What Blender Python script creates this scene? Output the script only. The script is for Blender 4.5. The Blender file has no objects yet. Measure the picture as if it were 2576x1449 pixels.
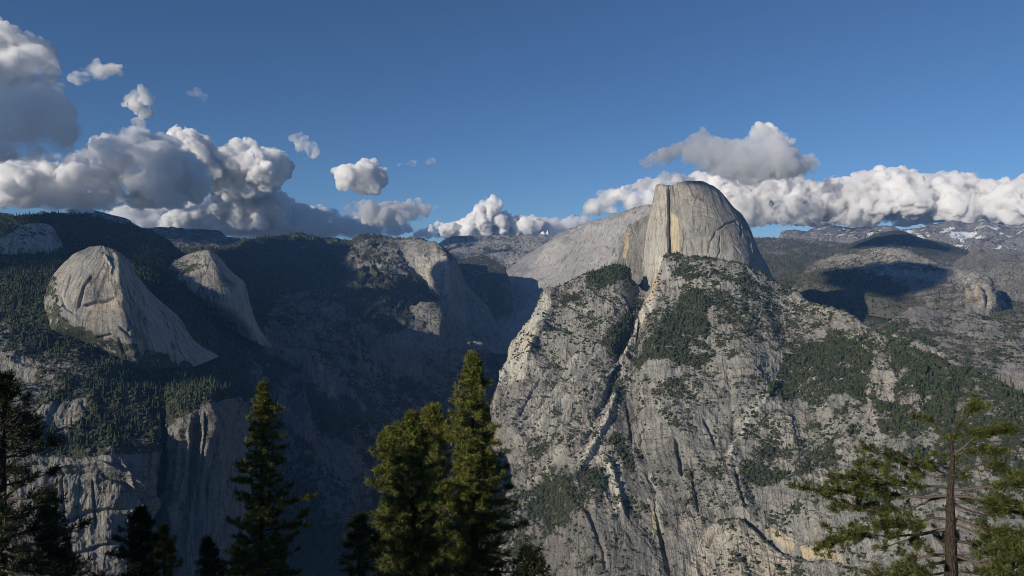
import bpy, math, random
import numpy as np
from mathutils import Vector
random.seed(7)
RNG = np.random.default_rng(11)
SC = bpy.context.scene
COL = SC.collection
# ------------------------------------------------------------------ camera
F = 1874.0                       # focal length in units of a 2576 px wide frame
PITCH = math.radians(-0.9)
cam_d = bpy.data.cameras.new('camera')
cam_d.sensor_width = 36.0
cam_d.lens = 36.0 * F / 2576.0
cam_d.clip_start = 0.5
cam_d.clip_end = 200000.0
cam = bpy.data.objects.new('camera', cam_d)
cam.rotation_euler = (math.pi / 2 + PITCH, 0, 0)
cam.location = (0, 0, 0)
COL.objects.link(cam)
SC.camera = cam
# ------------------------------------------------------------------ light
SUN_AZ = math.radians(-130.0)    # from the viewing direction, negative = left
SUN_EL = math.radians(18.5)
SUN_DIR = np.array([math.sin(SUN_AZ) * math.cos(SUN_EL), math.cos(SUN_AZ) * math.cos(SUN_EL), math.sin(SUN_EL)])
w = bpy.data.worlds.new('World'); SC.world = w; w.use_nodes = True
nt = w.node_tree; nt.nodes.clear()
sky = nt.nodes.new('ShaderNodeTexSky'); sky.sky_type = 'NISHITA'; sky.sun_disc = False
sky.sun_elevation = SUN_EL; sky.sun_rotation = SUN_AZ
sky.altitude = 2200; sky.air_density = 1.0; sky.dust_density = 0.15; sky.ozone_density = 6.0
bg = nt.nodes.new('ShaderNodeBackground'); bg.inputs[1].default_value = 0.078
ow = nt.nodes.new('ShaderNodeOutputWorld')
nt.links.new(sky.outputs[0], bg.inputs[0]); nt.links.new(bg.outputs[0], ow.inputs[0])
sl = bpy.data.lights.new('sun', 'SUN'); sl.energy = 5.0; sl.angle = math.radians(0.5); sl.color = (1.0, 0.90, 0.76)
so = bpy.data.objects.new('sun', sl)
so.rotation_euler = Vector(SUN_DIR.tolist()).to_track_quat('Z', 'Y').to_euler()
COL.objects.link(so)
SC.view_settings.view_transform = 'Standard'; SC.view_settings.look = 'None'
SC.view_settings.exposure = 0.0; SC.view_settings.gamma = 1.0
cy = SC.cycles
cy.use_denoising = True
try: cy.denoiser = 'OPENIMAGEDENOISE'
except Exception: pass
cy.max_bounces = 16; cy.diffuse_bounces = 2; cy.glossy_bounces = 1; cy.transmission_bounces = 2
cy.volume_bounces = 16; cy.transparent_max_bounces = 32
cy.sample_clamp_indirect = 6.0
cy.filter_width = 0.85
# ------------------------------------------------------------------ maths helpers
CP, SP = math.cos(PITCH), math.sin(PITCH)

def pix(x, y, d):
    """point seen at frame position (x, y) at horizontal distance d (km) -> metres"""
    x = np.asarray(x, float); y = np.asarray(y, float); d = np.asarray(d, float) * 1000.0
    X = (x - 1288.0) / F; Z = -(y - 724.5) / F
    Yw = CP - SP * Z; Zw = SP + CP * Z
    h = np.sqrt(X * X + Yw * Yw)
    return np.stack([X / h * d, Yw / h * d, Zw / h * d], -1)

def proj(P):
    """world -> frame position"""
    Yc = CP * P[..., 1] + SP * P[..., 2]; Zc = -SP * P[..., 1] + CP * P[..., 2]
    Yc = np.where(np.abs(Yc) < 1e-3, 1e-3, Yc)
    return 1288.0 + F * P[..., 0] / Yc, 724.5 - F * Zc / Yc, Yc

_perm = np.random.default_rng(5).permutation(256); _perm = np.concatenate([_perm, _perm, _perm])
_g = np.random.default_rng(6).normal(size=(256, 3)); _g /= np.linalg.norm(_g, axis=1)[:, None]

def perlin(p):
    i = np.floor(p).astype(np.int64); f = p - i; i &= 255
    u = f * f * f * (f * (f * 6 - 15) + 10)
    out = 0
    for dx in (0, 1):
        wx = u[..., 0] if dx else 1 - u[..., 0]
        a = _perm[i[..., 0] + dx]
        for dy in (0, 1):
            wy = u[..., 1] if dy else 1 - u[..., 1]
            b = _perm[a + i[..., 1] + dy]
            for dz in (0, 1):
                wz = u[..., 2] if dz else 1 - u[..., 2]
                g = _g[_perm[b + i[..., 2] + dz]]
                out = out + wx * wy * wz * (g[..., 0] * (f[..., 0] - dx) + g[..., 1] * (f[..., 1] - dy) + g[..., 2] * (f[..., 2] - dz))
    return out * 1.5

def fbm(p, oct=5, gain=0.5, lac=2.03, ridged=False):
    a, s, t = 1.0, 0.0, 0.0
    p = p.astype(float)
    for k in range(oct):
        n = perlin(p + 17.3 * k)
        if ridged: n = 1 - 2 * np.abs(n) ** 0.8
        s = s + a * n; t += a; a *= gain; p = p * lac
    return s / t

def pchip1(xs, ys, q):
    """monotone cubic; ys (n, k)"""
    h = np.diff(xs)[:, None]; dl = np.diff(ys, axis=0) / h
    m = np.zeros_like(ys)
    same = dl[:-1] * dl[1:] > 0
    w1 = 2 * h[1:] + h[:-1]; w2 = h[1:] + 2 * h[:-1]
    with np.errstate(divide='ignore', invalid='ignore'):
        hm = (w1 + w2) / (w1 / dl[:-1] + w2 / dl[1:])
    m[1:-1] = np.where(same, hm, 0)
    m[0] = dl[0]; m[-1] = dl[-1]
    k = np.clip(np.searchsorted(xs, q, side='right') - 1, 0, len(xs) - 2)
    hh = (xs[k + 1] - xs[k])[:, None]; t = (q - xs[k])[:, None] / hh
    t2, t3 = t * t, t * t * t
    return ys[k] * (2 * t3 - 3 * t2 + 1) + m[k] * hh * (t3 - 2 * t2 + t) + ys[k + 1] * (-2 * t3 + 3 * t2) + m[k + 1] * hh * (t3 - t2)

def axis_samples(lens, step):
    q, tag = [0.0], 0.0
    for i, L in enumerate(lens):
        n = max(1, int(round(L / step)))
        q += list(i + np.arange(1, n + 1) / n)
    return np.array(q)

def in_poly(px, py, poly):
    ins = np.zeros(px.shape, bool); n = len(poly)
    for i in range(n):
        x1, y1 = poly[i]; x2, y2 = poly[(i + 1) % n]
        if y1 == y2: continue
        c = ((y1 > py) != (y2 > py)) & (px < (x2 - x1) * (py - y1) / (y2 - y1) + x1)
        ins ^= c
    return ins

def seg_dist(px, py, line):
    """distance to a polyline, signed side, parameter 0..1"""
    best = np.full(px.shape, 1e9); side = np.zeros(px.shape); par = np.zeros(px.shape)
    L = [0]
    for a, b in zip(line[:-1], line[1:]): L.append(L[-1] + math.hypot(b[0] - a[0], b[1] - a[1]))
    for k, (a, b) in enumerate(zip(line[:-1], line[1:])):
        dx, dy = b[0] - a[0], b[1] - a[1]; l2 = dx * dx + dy * dy
        t = np.clip(((px - a[0]) * dx + (py - a[1]) * dy) / l2, 0, 1)
        ex, ey = px - a[0] - t * dx, py - a[1] - t * dy
        d = np.hypot(ex, ey); m = d < best
        best = np.where(m, d, best); side = np.where(m, np.sign(dx * ey - dy * ex), side)
        par = np.where(m, (L[k] + t * math.sqrt(l2)) / L[-1], par)
    return best, side, par

def tag(o, label=None, cat=None, group=None, kind=None):
    if label: o['label'] = label
    if cat: o['category'] = cat
    if group: o['group'] = group
    if kind: o['kind'] = kind
    return o

def mesh_obj(name, V, Fc, mats, attrs=None, smooth=True, parent=None, mat_index=None, uv=None):
    me = bpy.data.meshes.new(name)
    V = np.ascontiguousarray(V, dtype=np.float32); n = len(V)
    me.vertices.add(n); me.vertices.foreach_set('co', V.ravel())
    Fc = np.asarray(Fc, dtype=np.int32); k = Fc.shape[1]; m = len(Fc)
    me.loops.add(m * k); me.loops.foreach_set('vertex_index', Fc.ravel())
    me.polygons.add(m); me.polygons.foreach_set('loop_start', np.arange(m, dtype=np.int32) * k)
    me.polygons.foreach_set('use_smooth', np.full(m, smooth))
    if mat_index is not None: me.polygons.foreach_set('material_index', np.asarray(mat_index, dtype=np.int32))
    for mt in (mats if isinstance(mats, (list, tuple)) else [mats]): me.materials.append(mt)
    me.update(calc_edges=True)
    for an, av in (attrs or {}).items():
        if av.ndim == 2:
            at = me.attributes.new(an, 'FLOAT_VECTOR', 'POINT'); at.data.foreach_set('vector', np.ascontiguousarray(av, dtype=np.float32).ravel())
        else:
            at = me.attributes.new(an, 'FLOAT', 'POINT'); at.data.foreach_set('value', np.ascontiguousarray(av, dtype=np.float32))
    o = bpy.data.objects.new(name, me); COL.objects.link(o)
    if parent is not None: o.parent = parent
    return o
# ------------------------------------------------------------------ materials
def N(nt, typ, **kw):
    n = nt.nodes.new(typ)
    for k, v in kw.items():
        if k.startswith('i_'): n.inputs[int(k[2:]) if k[2:].isdigit() else k[2:]].default_value = v
        else: setattr(n, k, v)
    return n

def mixc(nt, fac, a, b, mode='MIX'):
    n = nt.nodes.new('ShaderNodeMix'); n.data_type = 'RGBA'; n.blend_type = mode
    for s, v in ((0, fac), (6, a), (7, b)):
        if isinstance(v, bpy.types.NodeSocket): nt.links.new(v, n.inputs[s])
        else: n.inputs[s].default_value = v
    return n.outputs[2]

def ramp(nt, src, pts):
    r = nt.nodes.new('ShaderNodeValToRGB')
    el = r.color_ramp.elements
    while len(el) < len(pts): el.new(0.5)
    for e, (p, c) in zip(el, pts):
        e.position = p; e.color = (c, c, c, 1) if not isinstance(c, tuple) else (*c, 1)
    nt.links.new(src, r.inputs[0])
    return r.outputs[0]

def mth(nt, op, a, b=None, clamp=False):
    n = nt.nodes.new('ShaderNodeMath'); n.operation = op; n.use_clamp = clamp
    for s, v in ((0, a), (1, b)):
        if v is None: continue
        if isinstance(v, bpy.types.NodeSocket): nt.links.new(v, n.inputs[s])
        else: n.inputs[s].default_value = v
    return n.outputs[0]

def new_mat(name):
    m = bpy.data.materials.new(name); m.use_nodes = True
    nt = m.node_tree; nt.nodes.clear()
    o = nt.nodes.new('ShaderNodeOutputMaterial'); b = nt.nodes.new('ShaderNodeBsdfPrincipled')
    nt.links.new(b.outputs[0], o.inputs[0])
    b.inputs['Roughness'].default_value = 0.9
    b.inputs['Specular IOR Level'].default_value = 0.15
    return m, nt, b

def rock_material(name, c_dark=(0.095, 0.093, 0.088), c_mid=(0.255, 0.246, 0.218), c_light=(0.50, 0.475, 0.405), scale=1.0, bump=1.0,
                  vegc=((0.022, 0.030, 0.014), (0.075, 0.075, 0.040)), contrast=1.0):
    m, nt, b = new_mat(name)
    L = nt.links.new
    geo = N(nt, 'ShaderNodeNewGeometry')
    flow = N(nt, 'ShaderNodeAttribute', attribute_name='flow')      # metres across / down the fall line
    A_ = lambda k: N(nt, 'ShaderNodeAttribute', attribute_name=k).outputs['Fac']
    veg, stain, pale, snow = A_('veg'), A_('stain'), A_('pale'), A_('snow')
    def noise(vec, sc, detail=6, rough=0.6, dist=0.0):
        n = N(nt, 'ShaderNodeTexNoise'); n.inputs['Scale'].default_value = sc
        n.inputs['Detail'].default_value = detail; n.inputs['Roughness'].default_value = rough; n.inputs['Distortion'].default_value = dist
        L(vec, n.inputs['Vector']); return n.outputs[0]
    pos = geo.outputs['Position']
    def stretch(k, rot=0.0):
        mp = N(nt, 'ShaderNodeMapping'); mp.inputs['Scale'].default_value = (1.0, k, 1.0); mp.inputs['Rotation'].default_value = (0, 0, rot)
        L(flow.outputs['Vector'], mp.inputs[0]); return mp.outputs[0]
    st = stretch(0.10); sd = stretch(0.16, 0.22)
    big = noise(pos, 0.0030 / scale, 4, 0.55)
    mid = noise(pos, 0.018 / scale, 7, 0.68, 0.8)
    fine = noise(pos, 0.11 / scale, 5, 0.75)
    streak = noise(st, 0.060 / scale, 6, 0.65, 0.4)
    streak2 = noise(st, 0.014 / scale, 5, 0.6, 0.2)
    diag = noise(sd, 0.035 / scale, 6, 0.65, 0.5)
    v = mth(nt, 'MULTIPLY', big, 0.20)
    for s_, k in ((mid, 0.20), (streak, 0.20), (streak2, 0.14), (diag, 0.14), (fine, 0.12), (pale, 0.20)):
        v = mth(nt, 'ADD', v, mth(nt, 'MULTIPLY', s_, k))
    v = mth(nt, 'ADD', mth(nt, 'MULTIPLY', mth(nt, 'SUBTRACT', v, 0.5), contrast), 0.5)
    col = ramp(nt, v, [(0.38, c_dark), (0.455, (c_dark[0] * .5 + c_mid[0] * .5, c_dark[1] * .5 + c_mid[1] * .5, c_dark[2] * .5 + c_mid[2] * .5)), (0.52, c_mid), (0.60, (c_mid[0] * .5 + c_light[0] * .5, c_mid[1] * .5 + c_light[1] * .5, c_mid[2] * .5 + c_light[2] * .5)), (0.68, c_light)])
    # joints: thin dark cracks drawn out along the fall line
    def cracks(vec, sc, w0, w1):
        vo = N(nt, 'ShaderNodeTexVoronoi'); vo.feature = 'DISTANCE_TO_EDGE'; vo.inputs['Scale'].default_value = sc
        wn = N(nt, 'ShaderNodeTexNoise'); wn.inputs['Scale'].default_value = sc * 1.7; wn.inputs['Detail'].default_value = 4; L(vec, wn.inputs['Vector'])
        ad = N(nt, 'ShaderNodeVectorMath', operation='MULTIPLY_ADD')
        L(wn.outputs['Color'], ad.inputs[0]); ad.inputs[1].default_value = (0.9 / sc, 0.9 / sc, 0.0); L(vec, ad.inputs[2])
        L(ad.outputs[0], vo.inputs['Vector'])
        return ramp(nt, vo.outputs['Distance'], [(w0, 0.0), (w1, 1.0)])
    ck = cracks(stretch(0.22), 0.016 / scale, 0.008, 0.05)
    ck2 = cracks(stretch(0.35, 0.5), 0.03 / scale, 0.005, 0.06)
    cmask = ramp(nt, noise(pos, 0.006 / scale, 3, 0.6), [(0.42, 0.0), (0.58, 1.0)])
    col = mixc(nt, mth(nt, 'MULTIPLY', cmask, 0.55), col, ck, 'MULTIPLY')
    col = mixc(nt, 0.28, col, ck2, 'MULTIPLY')
    # black lichen and water streaks
    ws = ramp(nt, noise(stretch(0.05), 0.09 / scale, 4, 0.7, 0.6), [(0.33, 0.35), (0.43, 1.0)])
    col = mixc(nt, 0.7, col, ws, 'MULTIPLY')
    # warm stains
    sf = mth(nt, 'MULTIPLY', stain, ramp(nt, streak, [(0.33, 0.15), (0.5, 1.0)]))
    col = mixc(nt, sf, col, (0.66, 0.54, 0.33, 1))
    # pinkish / bluish variation
    hue = noise(pos, 0.006 / scale, 3, 0.5)
    col = mixc(nt, ramp(nt, hue, [(0.45, 0.0), (0.65, 0.6)]), col, (1.0, 0.93, 0.87, 1), 'MULTIPLY')
    col = mixc(nt, ramp(nt, hue, [(0.35, 0.5), (0.5, 0.0)]), col, (0.95, 0.98, 0.99, 1), 'MULTIPLY')
    # brush and soil: ragged patches whose cover grows with the veg attribute
    vn = noise(pos, 0.045 / scale, 6, 0.75)
    vf = mth(nt, 'ADD', vn, mth(nt, 'MULTIPLY', mth(nt, 'SUBTRACT', veg, 0.5), 0.40))
    vmask = ramp(nt, vf, [(0.505, 0.0), (0.55, 0.92)])
    vm2 = mth(nt, 'MULTIPLY', vmask, ramp(nt, veg, [(0.02, 0.0), (0.12, 1.0)]))
    vc = ramp(nt, fine, [(0.35, vegc[0]), (0.7, vegc[1])])
    col = mixc(nt, vm2, col, vc)
    # snow lies in streaks and hollows
    sn = ramp(nt, mth(nt, 'ADD', noise(stretch(0.5), 0.010 / scale, 7, 0.72, 0.8), mth(nt, 'MULTIPLY', mth(nt, 'SUBTRACT', snow, 0.5), 0.35)), [(0.55, 0.0), (0.58, 1.0)])
    sn = mth(nt, 'MULTIPLY', sn, ramp(nt, snow, [(0.02, 0.0), (0.1, 1.0)]))
    col = mixc(nt, sn, col, (0.80, 0.82, 0.85, 1))
    L(col, b.inputs['Base Color'])
    h = mth(nt, 'MULTIPLY', mid, 14.0 * scale)
    for s_, k in ((fine, 3.6), (streak, 6.5), (diag, 8.0), (ck, 1.6), (ck2, 0.8)):
        h = mth(nt, 'ADD', h, mth(nt, 'MULTIPLY', s_, k * scale))
    # exfoliation shells: curved ledges running across the fall line
    lm = N(nt, 'ShaderNodeMapping'); lm.inputs['Scale'].default_value = (0.16, 1.0, 1.0); lm.inputs['Rotation'].default_value = (0, 0, -0.35); L(flow.outputs['Vector'], lm.inputs[0])
    ln = noise(lm.outputs[0], 0.020 / scale, 3, 0.6, 1.2)
    ls = mth(nt, 'FRACT', mth(nt, 'MULTIPLY', ln, 9.0))
    h = mth(nt, 'ADD', h, mth(nt, 'MULTIPLY', mth(nt, 'MULTIPLY', ls, cmask), 3.2 * scale))
    h = mth(nt, 'ADD', h, mth(nt, 'MULTIPLY', vm2, 2.5 * scale))
    bp = N(nt, 'ShaderNodeBump'); bp.inputs['Strength'].default_value = 1.0; bp.inputs['Distance'].default_value = bump
    L(h, bp.inputs['Height']); L(bp.outputs[0], b.inputs['Normal'])
    return m

M_ROCK = rock_material('granite', bump=1.35)
M_ROCK_SMOOTH = rock_material('dome_granite', c_dark=(0.17, 0.167, 0.155), c_mid=(0.32, 0.307, 0.27), c_light=(0.50, 0.475, 0.41), bump=0.5)
M_SLOPE = rock_material('slope_granite', c_dark=(0.125, 0.122, 0.113), c_mid=(0.31, 0.30, 0.265), c_light=(0.56, 0.535, 0.46), bump=1.25)
M_SLAB = rock_material('pale_slab', c_dark=(0.15, 0.15, 0.15), c_mid=(0.30, 0.29, 0.275), c_light=(0.46, 0.44, 0.40), bump=0.7)
M_ROCK_FAR = rock_material('distant_granite', c_dark=(0.13, 0.13, 0.13), c_mid=(0.28, 0.27, 0.255), scale=2.2, bump=0.8)
M_ROCK_BURN = rock_material('burned_plateau', c_dark=(0.14, 0.135, 0.125), c_mid=(0.31, 0.29, 0.255), bump=0.6, vegc=((0.055, 0.058, 0.038), (0.16, 0.145, 0.105)))
M_FLOOR, _nt, _b = new_mat('valley_forest_floor'); _b.inputs['Base Color'].default_value = (0.03, 0.036, 0.02, 1)

# ------------------------------------------------------------------ painted cover (frame coordinates, baked to the rock)
VEG = []      # (sheet names or None, value, polygon, raggedness)
STAIN, PALE, SNOW = [], [], []
FEAT = {}     # sheet -> [(polyline, width px, amplitude m, kind)]
SHEETS = []

def paint(name, fx, fy, base, table, warp):
    v = np.full(fx.shape, float(base))
    wx = fx + warp[0]; wy = fy + warp[1]
    for names, val, poly, rag in table:
        if names is not None and name not in names: continue
        xs = [p[0] for p in poly]; ys = [p[1] for p in poly]
        if max(xs) < fx.min() or min(xs) > fx.max() or max(ys) < fy.min() or min(ys) > fy.max(): continue
        ins = in_poly(fx + warp[0] * rag, fy + warp[1] * rag, poly)
        v = np.where(ins, val, v)
    return v

def sheet(name, label, grid, step=2.5, mat=None, A=(8, 150, 1.0), G=(6, 60, 6.0), B=(0, 500), back=((60, 0.25), (300, 0.6), (900, 1.0)),
          veg=0.0, sides=(0, 0), clampmin=None, warp=9.0, side_run=0.5, blur=0, stain=0.0, pale=0.0, snow=0.0, oct=5, foot=None, crag=1.0, objname='mountain'):
    """grid: columns (left to right) of (x, y, d) rows bottom -> top"""
    g = np.array(grid, float)                                  # (nc, nr, 3)
    P = pix(g[..., 0], g[..., 1], g[..., 2])
    nc, nr = P.shape[:2]
    lv = [np.hypot(*(g[:, j + 1, :2] - g[:, j, :2]).T).mean() for j in range(nr - 1)]
    lu = [np.hypot(*(g[i + 1, :, :2] - g[i, :, :2]).T).mean() for i in range(nc - 1)]
    # in (x, y, log d) space the silhouette follows the drawn points
    Q = g.copy(); Q[..., 2] = np.log(Q[..., 2])
    # hidden back rows: behind the crest the ground falls away
    rows = [Q]
    ycoords = list(np.arange(nr))
    V = None
    qv = axis_samples(lv, step); qu = axis_samples(lu, step)
    T = np.stack([pchip1(np.arange(nr, dtype=float), Q[i], qv) for i in range(nc)], 0)      # (nc, nv, 3)
    T2 = np.stack([pchip1(np.arange(nc, dtype=float), T[:, j], qu) for j in range(T.shape[1])], 0)  # (nv, nu, 3)
    W = pix(T2[..., 0], T2[..., 1], np.exp(T2[..., 2]))
    for _ in range(blur):
        W[1:-1, 1:-1] = (W[1:-1, 1:-1] * 2 + W[:-2, 1:-1] + W[2:, 1:-1] + W[1:-1, :-2] + W[1:-1, 2:]) / 6
    # back rows
    if back:
        top = W[-1]; h = top[:, :2] / np.linalg.norm(top[:, :2], axis=1)[:, None]
        prev = top; z0 = top[:, 2]; bd = 0.0; bz = 0.0
        ext = []
        for drop, run in back:
            nseg = 10
            for k in range(1, nseg + 1):
                t = k / nseg
                e = top.copy(); e[:, :2] += h * (bd + (run * 1000 - bd) * t); e[:, 2] -= bz + (drop - bz) * t ** 1.5
                ext.append(e)
            bd, bz = run * 1000, drop
        W = np.concatenate([W, np.array(ext)], 0)
    if foot:
        bot = W[0]; h = bot[:, :2] / np.linalg.norm(bot[:, :2], axis=1)[:, None]
        ext = []
        for k in range(12, 0, -1):
            t_ = k / 12
            e = bot.copy(); e[:, :2] -= h * foot[1] * 1000 * t_; e[:, 2] -= foot[0] * t_
            ext.append(e)
        W = np.concatenate([np.array(ext), W], 0)
    # hidden side columns
    def side(edge):
        h = edge[:, :2] / np.linalg.norm(edge[:, :2], axis=1)[:, None]
        ext = []
        for k in range(1, 11):
            t = k / 10
            e = edge.copy(); e[:, :2] += h * side_run * 1000 * t; e[:, 2] -= 250 * t * t
            ext.append(e)
        return ext
    if sides[0]: W = np.concatenate([np.stack(side(W[:, 0])[::-1], 1), W], 1)
    if sides[1]: W = np.concatenate([W, np.stack(side(W[:, -1]), 1)], 1)
    nv, nu = W.shape[:2]
    du = np.gradient(W, axis=1); dv = np.gradient(W, axis=0)
    su = np.linalg.norm(du, axis=2); sv = np.linalg.norm(dv, axis=2)
    s = np.cumsum(su, 1); s = s - s[:, :1]; s = s.mean(0)[None, :].repeat(nv, 0)
    t = np.cumsum(sv, 0).mean(1)[:, None].repeat(nu, 1)
    nrm = np.cross(du, dv); nrm /= np.linalg.norm(nrm, axis=2)[..., None] + 1e-9
    to = -W / np.linalg.norm(W, axis=2)[..., None]
    if np.mean(np.sum(nrm * to, 2)[: max(2, nv // 2)]) < 0: nrm = -nrm
    flow = np.stack([s, t, np.full_like(s, len(SHEETS) * 131.0)], 2)
    fx, fy, _ = proj(W)
    # displacement
    n1 = fbm(W / A[1], oct) * A[0]
    wv = fbm(W / 220.0 + 31, 3) * 0.6
    mod = np.clip(fbm(W / 420.0 + 61, 3) * 2.0 + 0.6, 0.15, 1.2)
    n2 = 0
    gl, gs, ga = G[1] * 2.6, G[2], G[0] * 1.15
    lean = fbm(W / 500.0 + 150, 2) * 1.6                      # gullies do not all run the same way
    for k in range(5):
        q = np.stack([s / gl + wv * (1 + 0.5 * k) + lean * t / gl / gs * 1.2, t / (gl * gs), flow[..., 2] * 0.01 + 3.1 * k + 0 * s], 2)
        pn = perlin(q)
        n2 = n2 + ga * ((0.5 - np.abs(pn)) if k % 2 == 0 else (np.abs(pn) - 0.35)) * 1.6 * (mod if k > 0 else 1.0)
        gl *= 0.47; gs = max(2.2, gs * 0.8); ga *= 0.50
    # crags and ledges: blocky steps down the fall line
    cr = fbm(W / np.array([60.0, 60.0, 34.0]) + 140, 5, 0.6, ridged=True)
    n2 = n2 + cr * A[0] * 0.36 * crag * np.clip(1.3 - mod, 0.25, 1.1)
    if crag > 1: n2 = n2 + (np.abs(perlin(W / 17.0)) + 0.5 * np.abs(perlin(W / 8.0 + 5))) * 2.2 * crag
    lg = (W[..., 2] + 70 * fbm(W / 260.0 + 88, 4)) / 52.0
    fr = lg - np.floor(lg)
    n2 = n2 + (np.clip(fr * 1.25, 0, 1) - 0.5) * A[0] * 0.17 * np.clip(fbm(W / 200.0 + 19, 3) * 4, 0, 1)
    n3 = fbm(W / B[1] + 7, 3) * B[0] if B[0] else 0
    amp = n1 + n2 + n3
    # drawn cracks, ribs and ledges
    jx = fbm(W / 90.0 + 3, 3) * 7; jy = fbm(W / 90.0 + 50, 3) * 7
    feats = FEAT.get(name, [])
    fstain = np.zeros(s.shape)
    for line, wd, am, kind in feats:
        dd, side_, par = seg_dist(fx + jx, fy + jy, line)
        fade = np.clip(np.minimum(par, 1 - par) * 8 + 0.15, 0, 1)
        if kind == 'crack': amp = amp - am * fade * np.exp(-(dd / wd) ** 2)
        elif kind == 'rib':
            amp = amp + am * fade * np.exp(-(dd / wd) ** 2)
            if am > 0: fstain += (0.55 if name == 'half_slope' else 0.1) * fade * np.exp(-(dd / (wd * 1.1)) ** 2)
        elif kind == 'stepL': amp = amp + am * fade * np.where(side_ > 0, np.exp(-dd / (wd * 6)), 0 * dd + np.clip(1 - dd / 3, 0, 1) * 0.0)
        elif kind == 'stepR': amp = amp + am * fade * np.where(side_ < 0, np.exp(-dd / (wd * 6)), 0)
        elif kind == 'lump':
            amp = amp + am * np.exp(-(dd / wd) ** 2)
    D = W + nrm * amp[..., None]
    if clampmin is not None: D[..., 2] = np.maximum(D[..., 2], clampmin)
    wx = fbm(W / 160.0 + 9, 5, 0.6) * 3.4 * warp; wy = fbm(W / 160.0 + 77, 5, 0.6) * 3.4 * warp
    vegv = paint(name, fx, fy, veg, VEG, (wx, wy))
    stv = paint(name, fx, fy, stain, STAIN, (wx, wy)); plv = paint(name, fx, fy, pale, PALE, (wx, wy)); snv = paint(name, fx, fy, snow, SNOW, (wx, wy))
    def bl(a):
        for _ in range(2):
            a = a.copy(); a[1:-1, 1:-1] = (a[1:-1, 1:-1] + a[:-2, 1:-1] + a[2:, 1:-1] + a[1:-1, :-2] + a[1:-1, 2:]) / 5
        return a
    stv, plv = bl(stv), bl(plv + fstain)
    for _ in range(6): vegv = bl(vegv)
    edge = np.clip(1.35 - 1.5 * np.abs(vegv - 0.6), 0.25, 1)
    vegv = np.clip(vegv + (fbm(W / 75.0 + 200, 5, 0.65) * 1.0 + fbm(W / 300.0 + 260, 3) * 0.5) * edge * (vegv > 0.04), 0, 1)
    idx = np.arange(nv * nu).reshape(nv, nu)
    q = np.stack([idx[:-1, :-1], idx[:-1, 1:], idx[1:, 1:], idx[1:, :-1]], -1).reshape(-1, 4)
    if len(q):
        # orient toward the viewer side
        a, b_, c = D.reshape(-1, 3)[q[len(q) // 3, 0]], D.reshape(-1, 3)[q[len(q) // 3, 1]], D.reshape(-1, 3)[q[len(q) // 3, 2]]
        if np.dot(np.cross(b_ - a, c - a), -a) < 0: q = q[:, ::-1]
    o = mesh_obj(objname, D.reshape(-1, 3), q, mat or M_ROCK,
                 dict(flow=flow.reshape(-1, 3), veg=vegv.ravel(), stain=stv.ravel(), pale=plv.ravel(), snow=snv.ravel()))
    tag(o, label, None, None, 'structure')
    SHEETS.append(dict(name=name, D=D, veg=vegv, fx=fx, fy=fy, obj=o))
    return o
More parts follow.
